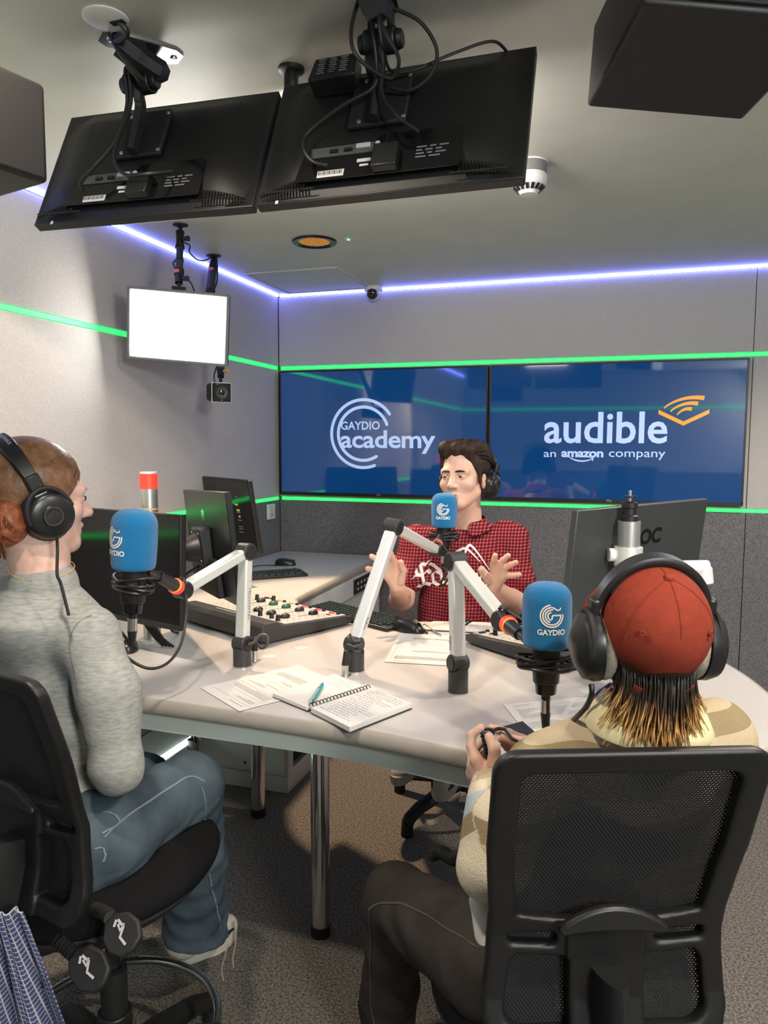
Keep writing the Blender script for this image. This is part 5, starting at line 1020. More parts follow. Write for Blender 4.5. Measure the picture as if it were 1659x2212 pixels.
# legs and shoes
lg_=[]
for s in (-1,1):
    hp=(-.55+s*.09,2.80,.66); kn=(-.60+s*.10,2.50,.66); an=(-.655+s*.08,2.66,.32); lg_+=limb([hp,kn,an],[.085,.062,.052],.03)
lg_.append(('e',(-.55,2.83,.68),(.17,.12,.1),None,.04)); npobj('trousers',[blob(lg_,.007)],'black_denim',host)
def shoe(tox,heel,toe,parent,w=.045,cols=('shoe_white','shoe_grey','shoe_black'),laces=True,drop=False):
    h0,t0=Vector(heel),Vector(toe); f=(t0-h0); L_=f.length; f.normalize(); sd=f.cross(Vector((0,0,1))).normalized(); up=sd.cross(f); g=lambda x,y,z: tuple(h0+f*(x*L_)+sd*y+up*z)
    ba=limb([g(.13,0,.028),g(.5,0,.026),g(.84,0,.022)],[.038,.041,.034],.02)
    up_=limb([g(.13,0,.075),g(.18,0,.055),g(.55,0,.055),g(.86,0,.036)],[.037,.040,.036,.030],.03)+[('c',g(.12,0,.10),g(.2,0,.06),.036,.036,.02)]
    o=npobj('shoe',[blob(up_,.0045)],cols[0],parent); 
    so=MB(); n=22; vs=[]
    for z,k in ((-.012,.97),(0.004,1.02),(.026,1.0)):
        for j in range(n):
            a=2*PI*j/n; x=.5+.52*math.cos(a); y=math.sin(a)*w*(1.02 if math.cos(a)>0 else .86); vs.append(g(.5+(x-.5)*k,y*k,z+.012+(.02*max(0,x-.75) if 1 else 0)))
    so.add(vs,[(i*n+j,i*n+(j+1)%n,(i+1)*n+(j+1)%n,(i+1)*n+j) for i in range(2) for j in range(n)]+[tuple(range(n))[::-1],tuple(range(2*n,3*n))]); so.build('sole',cols[0],o,bev=.003)
    for s in (-1,1):
        st=MB(); st.ribbon(spline([g(.30,s*.041,.042),g(.5,s*.0425,.060),g(.72,s*.039,.044),g(.9,s*.026,.040)],5),[.012,.016,.02,.022,.022,.022,.02,.018,.018,.018,.016,.014,.012,.010,.008,.006],sd*s,th=.003); st.build('side_stripe',cols[2],o)
        st=MB(); st.ribbon(spline([g(.02,s*.030,.05),g(.15,s*.042,.060),g(.33,s*.044,.035)],5),.02,sd*s,th=.003); st.build('heel_panel',cols[1],o)
    if laces:
        l=MB()
        for i in range(4): l.tube([g(.48+.07*i,-.026,.078-.012*i),g(.5+.07*i,0,.094-.012*i),g(.52+.07*i,.026,.078-.012*i)],.0028,n=6)
        l.build('lace','lace',o)
    return o
shoe('host',(-.735,2.70,.245),(-.74,2.47,.225),host,cols=('shoe_white','shoe_grey','shoe_black')); shoe('host',(-.575,2.64,.245),(-.565,2.40,.225),host,cols=('shoe_white','shoe_grey','shoe_black'))
headphones(HX@XF((0,-.058,-.014),26,0,0),'black headphones worn by the host in the red shirt',.082,1.0)

# ================================================================ guest in grey at the left
gl=thing('person','guest in a grey marl top and blue jeans seen from behind, hair in a bun','person',(-1.084,1.170,0.763))
GX=headX((-1.165,1.262,1.340),(.505,.861,0),-3,0,.97)
gv,gf=blob(head_prims(),.0026); gv=gv@np.array(GX)[:3,:3].T+np.array(GX)[:3,3]
bp=limb([tuple(GX@Vector((0,-.028,-.05))),(-1.148,1.245,1.219),(-1.141,1.242,1.159)],[.055,.054,.058])+[('e',(-1.143,1.244,1.073),(.09,.06,.09),None,.05)]
hw=(-1.066,1.358,0.686)
bp2=limb([(-0.954,1.234,0.784),hw],[.032,.026])+hand(hw,[(-1.115,1.413,0.651),(-1.122,1.411,0.651),(-1.130,1.408,0.650),(-1.136,1.406,0.649)],[[(-1.143,1.444,0.629),(-1.165,1.467,0.610)],[(-1.150,1.442,0.629),(-1.172,1.465,0.610)],[(-1.157,1.439,0.629),(-1.173,1.454,0.615)],[(-1.158,1.429,0.633),(-1.174,1.444,0.619)]],[(-1.076,1.375,0.672),(-1.097,1.398,0.654),(-1.114,1.412,0.642)])
npobj('body',[(gv,gf),blob(bp,.004),blob(bp2,.003)],'skin_pale',gl); face_parts(GX,gl,.9,'hair_brown')
hp_=[('e',(0,-.020,.044),(.081,.101,.085)),('e',(0,-.055,.0),(.076,.062,.075),None,.03),('e',(.07,.0,.03),(.018,.055,.04),None,.02),('e',(-.07,.0,.03),(.018,.055,.04),None,.02),('-e',(0,.124,-.022),(.064,.050,.078),None,.012)]
v_,f_=blob(hp_,.003); gh=npobj('hair',[xfp(v_,f_,GX)],'hair_brown',gl)
bun=(.048,-.070,-.048); cv=[]
for i in range(260):
    s=R_.choice((-1,1,1)); u=R_.random(); a=(s*R_.uniform(.0,.06),.072-.02*u,.108-.02*u) if u<.4 else (s*(.066+.010*u),.062-.045*R_.random(),.09-.085*R_.random())
    b=(s*.028*R_.random(),-.098,-.035+R_.uniform(-.02,.02)); cv.append(swept((0,-.016,.038),(.0835,.101,.0875),(a[0]/.08,(a[1]+.016)/.098,(a[2]-.038)/.085),(b[0]/.08,(b[1]+.016)/.098,(b[2]-.038)/.085),10,.015+R_.uniform(0,.02),.012))
strands('hair_strands',cv,.0022,'hair_brown',gh,GX)
bn=MB(); v_,f_=blob([('e',bun,(.047,.042,.050)),('e',(.018,-.11,-.075),(.03,.028,.03),None,.02),('e',(-.012,-.1,-.06),(.04,.03,.04),None,.02)],.003,disp=lambda X,Y,Z: .0025*np.sin(X*190+Z*130+np.sin(Y*90)*2)); bo=npobj('hair_bun',[xfp(v_,f_,GX)],'hair_auburn',gl); cv=[]
for i in range(120):
    a0=R_.uniform(0,2*PI); ti=R_.uniform(-.7,.7); rr_=R_.uniform(.036,.046); cv.append([(bun[0]+rr_*math.cos(a0+t)*math.cos(ti),bun[1]+.8*rr_*math.sin(ti)-.006,bun[2]+rr_*math.sin(a0+t)+R_.uniform(-.002,.002)) for t in [2.2*i_/7 for i_ in range(8)]])
for i in range(14): cv.append([(.06+R_.uniform(-.02,.02),-.07,-.05),(.055+R_.uniform(-.02,.02),-.085,-.08),(.05+R_.uniform(-.03,.03),-.08,-.11+R_.uniform(-.02,.02))])
strands('bun_strands',cv,.0022,'hair_auburn',bo,GX)
# long sleeved top
SR,SL=(-1.014,1.221,1.064),(-1.291,1.304,1.099)
tp2=[('c',SR,SL,.055,.055,.06),('e',(-1.165,1.260,0.987),(.15,.10,.16),np.array(Matrix.Rotation(-.25,3,'Z')),.05),('e',(-1.156,1.260,0.846),(.135,.092,.16),np.array(Matrix.Rotation(-.25,3,'Z')),.05),('e',(-1.144,1.260,0.693),(.14,.10,.14),np.array(Matrix.Rotation(-.25,3,'Z')),.05),('c',(-1.142,1.246,1.153),(-1.146,1.245,1.097),.070,.125,.03)]
tp2+=limb([SR,(-0.950,1.200,0.959),(-0.926,1.184,0.827)],[.058,.056,.050],.03)+limb([(-0.926,1.184,0.827),(-1.039,1.327,0.712)],[.050,.036],.02)+limb([SL,(-1.411,1.323,0.702)],[.062,.05],.02)
gfold=lambda X,Y,Z: .004*np.sin(Z*48+X*22+np.sin(X*31)*1.3)*np.clip((1.02-Z)*4,0,1)+.0022*np.sin(Z*85-X*30)*np.clip((.95-Z)*4,0,1)
npobj('long_sleeved_top',[blob(tp2,.0045,disp=gfold)],'marl_grey',gl)
tt=MB(); tt.tube(spline([(-0.977,1.193,1.143),(-0.995,1.163,1.116),(-1.006,1.149,1.060),(-0.998,1.146,0.998),(-0.984,1.147,0.963)],5),.0012,n=6) if 0 else None
nc=MB(); nkc=Vector((-1.142,1.245,1.198)); nc.tube([(nkc.x+.062*math.cos(a),nkc.y+.062*math.sin(a),nkc.z-.006+.012*math.sin(a-.6)) for a in [2*PI*i/30 for i in range(30)]],.0013,n=6,closed=True); nc.build('necklace','yellow_plastic',gl)
# jeans
KR=(-0.961,1.492,0.636); HR=(-1.001,1.206,0.637); HL=(-1.236,1.273,0.587); KL=(-1.180,1.595,0.570)
jn=[('c',HR,HL,.105,.105,.05)]+limb([HR,KR],[.095,.078],.03)+limb([KR,(-0.977,1.532,0.438),(-1.001,1.569,0.129)],[.072,.072,.084],.03)+limb([HL,KL],[.095,.075],.03)+limb([KL,(-1.233,1.610,0.350),(-1.319,1.624,0.113)],[.07,.065,.07],.03)+[('e',(-1.127,1.248,0.619),(.145,.11,.10),None,.05)]
jf=lambda X,Y,Z: .0032*np.sin(Z*60+Y*40+np.sin(Y*25+X*30)*1.5)*(.4+.6*np.sin(X*17+Z*9)**2)+.0025*np.sin(Z*100-Y*60+X*35)*(Z<.62)
hem=(-0.997,1.563,0.168)
npobj('jeans',[blob(jn,.005,disp=jf,clip=lambda X,Y,Z: np.where(Z<.42,np.maximum(hem[2]+.038-.15*(Y-hem[1])-Z,-1),-1.0))],'denim',gl)
def on(name,tgt,pts,r,mt,parent,n=6,flat=True):   # a seam drawn over a garment
    o=MB().tube(spline(pts,6),r,n=5).build(name,mt,parent); s=o.modifiers.new('fit','SHRINKWRAP'); s.target=tgt; s.wrap_method='NEAREST_SURFACEPOINT'; s.wrap_mode='ABOVE_SURFACE'; s.offset=.0014; return o
je=[o for o in gl.children if o.name.startswith('jeans')][0]; to=[o for o in gl.children if o.name.startswith('long_sl')][0]
on('seam',je,[(-0.911,1.136,0.712),(-0.914,1.220,0.716),(-0.931,1.339,0.694),(-0.928,1.423,0.683),(-0.902,1.451,0.674)],.0022,'denim_seam',je); on('seam',je,[(-0.888,1.435,0.673),(-0.905,1.474,0.482),(-0.909,1.522,0.326),(-0.893,1.541,0.257)],.0022,'denim_seam',je)
on('pocket_seam',je,[(-0.922,1.141,0.800),(-0.909,1.173,0.761),(-0.896,1.174,0.728),(-0.917,1.135,0.721)],.0025,'denim_seam',je); on('pocket_seam',je,[(-0.922,1.110,0.692),(-0.899,1.117,0.697),(-0.895,1.117,0.675),(-0.904,1.112,0.658)],.0022,'denim_seam',je)
on('shoulder_seam',to,[(-0.963,1.182,1.150),(-0.991,1.159,1.118),(-1.001,1.141,1.067),(-0.994,1.138,1.010),(-0.977,1.140,0.975)],.0014,'inkgrey',to)
shoe('gl',(-1.032,1.509,0.157),(-0.943,1.663,0.154),gl); shoe('gl',(-1.340,1.575,0.120),(-1.234,1.716,0.133),gl)
ll=MB()
for q in ([(-0.942,1.616,0.210),(-0.931,1.605,0.169),(-0.943,1.596,0.110),(-0.938,1.594,0.077)],[(-0.922,1.624,0.222),(-0.911,1.613,0.181),(-0.917,1.606,0.134),(-0.914,1.605,0.110)]): ll.tube(spline(q,5),.0022,n=6)
ll.build('hanging_lace','lace',gl)
glh=headphones(GX@XF((0,-.004,-.02),27,0,0),'black headphones with round ear cups worn by the guest in grey, cable hanging',.083,1.12,big=1.02)
bl_=MB(GX@XF((0,-.004,-.02),27,0,0)); text(bl_,'audio-technica',(-.02,-.004,.175),(.95,0,-.3),(0,1,0),.085,.010,bold=.01); bo_=bl_.build('lettering','silver_print',glh); s_=bo_.modifiers.new('fit','SHRINKWRAP'); s_.target=[o for o in glh.children if o.name.startswith('headband') and 'pad' not in o.name][0]; s_.wrap_mode='ABOVE_SURFACE'; s_.offset=.0006
cable([(-1.043,1.178,1.271),(-1.041,1.176,1.243),(-1.019,1.148,1.203),(-1.011,1.148,1.184),(-0.988,1.140,1.127)],.0030,'black cable hanging from the round ear cup of the guest in grey')

# ================================================================ guest with the rust cap at the right
gr_=thing('person','guest in a rust cap and striped sweater seen from behind, coiled lead in hand','person',(0.024,1.257,0.727))
RX=headX((0.045,1.250,1.144),(-.34,.94,0),12,0,.9); CX=RX@XF((0,-.006,.018),17,0,0)
rv,rf=blob(head_prims(),.003); rv=rv@np.array(RX)[:3,:3].T+np.array(RX)[:3,3]
nb_=limb([tuple(RX@Vector((0,-.03,-.06))),(0.050,1.259,1.047),(0.051,1.255,1.002)],[.050,.048,.05])+[('e',(0.044,1.281,0.912),(.09,.07,.08),None,.04)]
WL=(-0.212,1.308,0.839)
fa=limb([(-0.190,1.212,0.754),WL],[.030,.025])+hand(WL,[(-0.240,1.313,0.876),(-0.247,1.325,0.858),(-0.250,1.333,0.842),(-0.247,1.338,0.829)],[[(-0.253,1.327,0.894),(-0.253,1.334,0.913),(-0.236,1.335,0.929)],[(-0.257,1.360,0.866),(-0.247,1.375,0.879),(-0.233,1.370,0.890)],[(-0.257,1.368,0.847),(-0.244,1.384,0.856),(-0.232,1.378,0.864)],[(-0.249,1.369,0.829),(-0.238,1.384,0.836),(-0.228,1.377,0.842)]],[(-0.205,1.309,0.874),(-0.206,1.305,0.903),(-0.217,1.314,0.921)],rw=.026,rk=.0125,rf=.0088)
WR=(-0.134,1.379,0.877)
fb=limb([(0.005,1.416,0.796),WR],[.034,.026])+hand(WR,[(-0.166,1.381,0.895),(-0.169,1.389,0.884),(-0.170,1.399,0.873),(-0.168,1.404,0.865)],[[(-0.189,1.370,0.910),(-0.207,1.359,0.919),(-0.220,1.356,0.923)],[(-0.190,1.393,0.887),(-0.206,1.389,0.890)],[(-0.190,1.403,0.874),(-0.202,1.399,0.877)],[(-0.187,1.408,0.865),(-0.197,1.405,0.868)]],[(-0.154,1.364,0.894),(-0.176,1.352,0.904),(-0.194,1.347,0.911)],rw=.026,rk=.0122,rf=.0088)
npobj('body',[(rv,rf),blob(nb_,.004),blob(fa,.0024),blob(fb,.0024)],'skin',gr_); face_parts(RX,gr_,.9)
for pa_,nx_ in (((-0.217,1.304,0.927),0),): pass
# cap
cpv=[('e',(0,-.012,.030),(.090,.106,.096))]; clipc=lambda X,Y,Z: np.maximum(-(Z+.012+.22*(Y<-9)*0-.18*np.minimum(0,Y)*0),-1)
opening=lambda X,Y,Z: .047-np.sqrt(X**2+((Z+.022))**2)+(Y>0)*9*-1
F_,lo_=field(cpv,.0026); g_=[lo_[i]+np.arange(F_.shape[i])*.0026 for i in range(3)]; X_,Y_,Z_=np.meshgrid(*g_,indexing='ij')
F_=np.maximum(F_,-(F_+.0075)); F_=np.maximum(F_,-(Z_+.030-.0*Y_)); F_=np.maximum(F_,np.where(Y_<0,.040-np.sqrt(X_**2+((Z_+.030)*1.0)**2),-1))
v_,f_=nets(F_,lo_,.0026); cap=npobj('cap',[xfp(v_,f_,CX)],'cap_rust',gr_)
bm2=MB(CX); vs=[];nn=14
for j in range(5):
    for i in range(nn+1):
        a=PI*(.12+.76*i/nn); e=j/4; vs.append((.085*math.cos(a)*(1+.22*e),.090*math.sin(a)*.9+.085*e*math.sin(a)**.5,-.012-.022*e*e*.6-.028*abs(math.cos(a))**2*e))
bm2.add(vs,[(j*(nn+1)+i,j*(nn+1)+i+1,(j+1)*(nn+1)+i+1,(j+1)*(nn+1)+i) for j in range(4) for i in range(nn)]); br=bm2.build('brim','cap_rust',cap,ang=80); q_=br.modifiers.new('thick','SOLIDIFY'); q_.thickness=.005
MB(CX).lathe([(.0,.006),(.006,.005),(.0085,.001),(.0085,-.002)],(0,-.012,.126),16).build('cap_button','cap_rust',cap)
for s in (-1,1):
    d=Vector((s*.62,-.72,.45)); e_=Vector((d.x*.090,-.012+d.y*.106,.030+d.z*.096)); nrm_=Vector((d.x/.09,d.y/.106,d.z/.096)).normalized(); u_,w_2,_=frame(nrm_); MB(CX).tube([e_*1.003+(u_*math.cos(2*PI*i/12)+w_2*math.sin(2*PI*i/12))*.0038 for i in range(12)],.0016,n=6,closed=True).build('eyelet','cap_rust',cap)
sm2=MB(CX)
for ax in (0,1.05,-1.05,PI): sm2.tube([(.0905*math.sin(ax)*math.sin(t),-.012-.1065*math.cos(ax)*math.sin(t),.030+.0965*math.cos(t)) for t in [.10+(1.45 if ax!=0 else .95)*i/12 for i in range(13)]],.0011,n=5)
sm2.build('seam','cap_rust',cap)
sp_=MB(CX); sp_.ribbon([(.090*math.sin(t),-.012-.1065*math.cos(t),-.037-.004*math.cos(t)) for t in [-.62+1.24*i/14 for i in range(15)]],.019,(0,-1,0),th=.0022); st_=sp_.build('cap_strap','cap_rust',cap)
for t in (.1,.2,.3): MB(CX).cyl((.0905*math.sin(t),-.013-.1075*math.cos(t),-.040),(.0905*math.sin(t),-.0175-.1075*math.cos(t),-.040),.0026,n=8).build('strap_hole','cap_dark',st_)
# dyed hair below the cap
mm('hair_dyed',(1,1,1),.5,var=.25,vs=90,attr='along',ramp=('EASE',[(0,(.02,.014,.011)),(.42,(.035,.022,.014)),(.6,(.25,.12,.04)),(.78,(.68,.38,.13)),(1,(.85,.58,.25))]))
v_,f_=blob([('e',(0,-.042,.004),(.076,.072,.052)),('e',(0,-.05,-.05),(.060,.045,.055),None,.03)],.004); hu=npobj('hair',[xfp(v_,f_,RX)],'hair_dark',gr_); cv=[]
iX=RX.inverted(); dn=(iX.to_3x3()@Vector((0,0,-1))).normalized()
for i in range(1500):
    a=R_.uniform(-1.25,1.25); z0=R_.uniform(-.045,.0) ; r0=R_.uniform(.80,1.0); p=Vector((.078*math.sin(a)*r0,-.012-.092*math.cos(a)*r0,z0)); q0=Vector((p.x*.95,p.y*1.04-.005,p.z-.02)); ln=R_.uniform(.075,.135)*(1-.22*abs(a)/1.25); fl=Vector((math.sin(a)*R_.uniform(-.012,.03)+R_.uniform(-.012,.012),-math.cos(a)*R_.uniform(-.016,.016)*1.0,0))
    cv.append([tuple(p+(q0-p)*.5),tuple(q0+dn*ln*.15),tuple(q0+dn*ln*.4+fl*.1),tuple(q0+dn*ln*.65+fl*.35),tuple(q0+dn*ln*.85+fl*.7),tuple(q0+dn*ln+fl)])
strands('hair_strands',cv,.00125,'hair_dyed',hu,RX,n=3,attr=True)
# sweater, collar, cuffs
RL,RRr=(-0.110,1.251,0.894),(0.171,1.407,0.926)
sw_=[('c',RL,RRr,.066,.066,.05),('c',(0.053,1.265,0.997),(0.037,1.300,0.911),.075,.13,.05),('e',(0.023,1.345,0.771),(.165,.115,.17),np.array(Matrix.Rotation(.3,3,'Z')),.05),('e',(0.012,1.327,0.615),(.155,.115,.17),np.array(Matrix.Rotation(.3,3,'Z')),.05),('c',(-0.001,1.315,0.533),(-0.007,1.305,0.450),.145,.15,.05)]
sw_+=limb([RL,(-0.166,1.215,0.810),(-0.185,1.192,0.748)],[.062,.054,.047],.03)+limb([(-0.185,1.192,0.748),(-0.196,1.256,0.796),(-0.207,1.293,0.830)],[.047,.042,.036],.045)+limb([RRr,(0.152,1.510,0.737),(0.005,1.456,0.781),(-0.114,1.405,0.860)],[.066,.055,.045,.034],.02)
sfold=lambda X,Y,Z: .0035*np.sin(Z*42+X*27+np.sin(Y*30))*np.sin(X*21+1)+.003*np.sin(X*38-Y*31+Z*17)
el=np.array((-0.186,1.192,0.748)); cu=np.array((-0.210,1.292,0.833)); shl=np.array(RL)
def stripes(v):
    z=v[:,2]; x=v[:,0]; t=np.mod((1.075-z+.05*np.abs(x+.0)+.010*np.sin(x*9))/.34,1)*.999
    def par(a,b):
        d=b-a; s=np.clip(((v-a)@d)/(d@d),0,1); return s,np.linalg.norm(v-a-s[:,None]*d,axis=1)
    s1,d1=par(el,cu); s2,d2=par(shl,el); body=.42+np.mod(.175+(.978-z+.13*(x-.04))*4.4,1)*.57
    out=body; out=np.where((d1<.066)&(s1<1)&(d1<d2+.004),.40-.40*s1*.95,out); return np.clip(out,0,.999)
npobj('sweater',[blob(sw_,.005,disp=sfold)],'sweater',gr_,attr=stripes)
cw=MB(); a_,b_=Vector((-0.210,1.284,0.822)),Vector((-0.209,1.310,0.845)); u_,w_3,d_3=frame(b_-a_); vs=[]; n=44
for k,(t,r_) in enumerate(((0,.040),(.1,.0385),(.5,.036),(.9,.0345),(1,.033))):
    for j in range(n): 
        rr_=r_+(.0011 if j%2 else -.0011)*(0<k<4); vs.append(a_+(b_-a_)*t+(u_*math.cos(2*PI*j/n)+w_3*math.sin(2*PI*j/n))*rr_)
cw.add(vs,[(i*n+j,i*n+(j+1)%n,(i+1)*n+(j+1)%n,(i+1)*n+j) for i in range(4) for j in range(n)]); cw.build('cuff','sweater_rib',gr_)
cN2=Vector((0.052,1.252,1.028)); fdir=Vector((-.45,.89,0)); sdir=Vector((.89,.45,0)); vs=[]; nn=40
for k,(r_,z_) in enumerate(((.060,.018),(.070,.016),(.088,-.012),(.098,-.036),(.096,-.040))):
    for i in range(nn+1):
        t=-2.5+5.0*i/nn; vs.append(cN2-fdir*(r_*math.cos(t)*.95)+sdir*(r_*math.sin(t)*1.04)+Vector((0,0,z_+.012*(1-math.cos(t))*.5)))
cl2=MB().add(vs,[(k*(nn+1)+i,k*(nn+1)+i+1,(k+1)*(nn+1)+i+1,(k+1)*(nn+1)+i) for k in range(4) for i in range(nn)]).build('shirt_collar','collar_cream',gr_,ang=80); cl2.modifiers.new('t','SOLIDIFY').thickness=.003
ly=MB(); ly.ribbon(spline([tuple(cN2+sdir*-.055-fdir*-.02+Vector((0,0,.03))),tuple(cN2+sdir*-.070-fdir*-.05+Vector((0,0,.0))),tuple(cN2+sdir*-.06-fdir*-.10+Vector((0,0,-.04)))],5),.016,(-.5,-.8,.3),th=.001); ly.build('lanyard','lanyard_purple',gr_) if mm('lanyard_purple',(.09,.05,.30),.7) is None else 0
v_,f_=blob([('c',(-0.212,1.198,0.675),(-0.188,1.186,0.584),.018,.012),('c',(-0.195,1.222,0.655),(-0.168,1.213,0.574),.03,.02)],.004,disp=lambda X,Y,Z:.003*np.sin(Z*70+X*60)); npobj('shirt_tail',[(v_,f_)],'white_cotton',gr_)
# trousers and boots
HL2=(-0.184,1.246,0.535); KL2=(-0.433,1.456,0.478)
tr=[('c',HL2,(0.090,1.410,0.450),.10,.10,.05)]+limb([HL2,KL2],[.098,.070],.03)+limb([KL2,(-0.464,1.507,0.227),(-0.474,1.526,0.131)],[.068,.060,.058],.03)+limb([(0.090,1.410,0.450),(-0.138,1.669,0.390),(-0.168,1.714,0.074)],[.098,.072,.058],.03)
tfold=lambda X,Y,Z: .003*np.sin(Z*70+X*30+np.sin(Y*40))*np.sin(Y*18)
tro=npobj('trousers',[blob(tr,.005,disp=tfold)],'black_denim',gr_)
on('seam',tro,[(-0.212,1.123,0.666),(-0.292,1.219,0.612),(-0.373,1.325,0.560),(-0.448,1.401,0.497),(-0.458,1.407,0.483)],.0020,'grey_seam',tro); on('seam',tro,[(-0.458,1.407,0.483),(-0.474,1.450,0.331),(-0.476,1.478,0.180)],.0016,'grey_seam',tro)
cf=MB(); a_,b_=Vector((-0.468,1.513,0.194)),Vector((-0.476,1.533,0.097)); cf.cyl(a_,b_,.063,.062,n=28); cf.build('trouser_cuff','black_denim',gr_,bev=.004)
def boot(c,f):
    c=Vector(c); f=Vector(f).normalized(); o=npobj('boot',[blob(limb([tuple(c+Vector((0,0,.26))),tuple(c+Vector((0,0,.07)))],[.05,.048],.02)+limb([tuple(c+Vector((0,0,.06))),tuple(c+f*.12+Vector((0,0,.055))),tuple(c+f*.18+Vector((0,0,.045)))],[.045,.043,.042],.02),.006)],'shoe_black',gr_)
    MB().box(c+f*.07+Vector((0,0,.016)),(.095,.29,.03),R=f.to_track_quat('Y','Z').to_matrix()).build('sole','rubber',o,bev=.012)
    l=MB(); [l.tube([c+f*.05+f.cross(Vector((0,0,1)))*sg*.03+Vector((0,0,.12+.03*i)) for sg in (-1,1)],.003,n=5) for i in range(4)]; l.build('lace','rubber',o)
kf=Vector((-0.474,1.526,0.131)); boot((kf.x,kf.y+.01,.0),(-.45,.89,0)); kg=Vector((-0.168,1.714,0.074)); boot((kg.x,kg.y,0),(-.45,.89,0))
rh=headphones(RX@XF((0,0,.0),-2,0,0),'large black headphones with grey velour cushions worn over the rust cap',.088,1.25,big=.96,cush='velour')
cable([(-0.038,1.217,1.068),(-0.037,1.216,1.052),(-0.045,1.232,1.026),(-0.058,1.256,1.001),(-0.071,1.302,0.972)],.0045,'black headphone lead running from the large headphones to the desk')
hx=[];h0=Vector((-0.226,1.338,0.924)); h1=Vector((-0.217,1.351,0.864))
hx=[(-0.160,1.331,0.909),(-0.176,1.322,0.920),(-0.191,1.334,0.931),(-0.205,1.345,0.927)]
for i in range(60): t=i/59; a=2*PI*7*t; p=h0+(h1-h0)*t; hx.append(tuple(p+Vector((.011*math.cos(a),.011*math.sin(a),0))))
tag(MB().tube(hx,.0032,n=7).build('coiled_lead','cable'),'coiled black lead held in the fingers of the guest with the rust cap','cable')
hx=[]; h0,h1=Vector((-0.342,1.414,0.620)),Vector((-0.264,1.339,0.670))
for i in range(170): t=i/169; a=2*PI*19*t; p=h0+(h1-h0)*t+Vector((0,0,.006*math.sin(t*7))); ax=(h1-h0).normalized(); u_,w_4,_=frame(ax); hx.append(tuple(p+(u_*math.cos(a)+w_4*math.sin(a))*.0115))
tag(MB().tube(hx,.0026,n=6).build('coiled_lead','cable'),'coiled black lead lying on the thigh of the guest with the rust cap','cable')

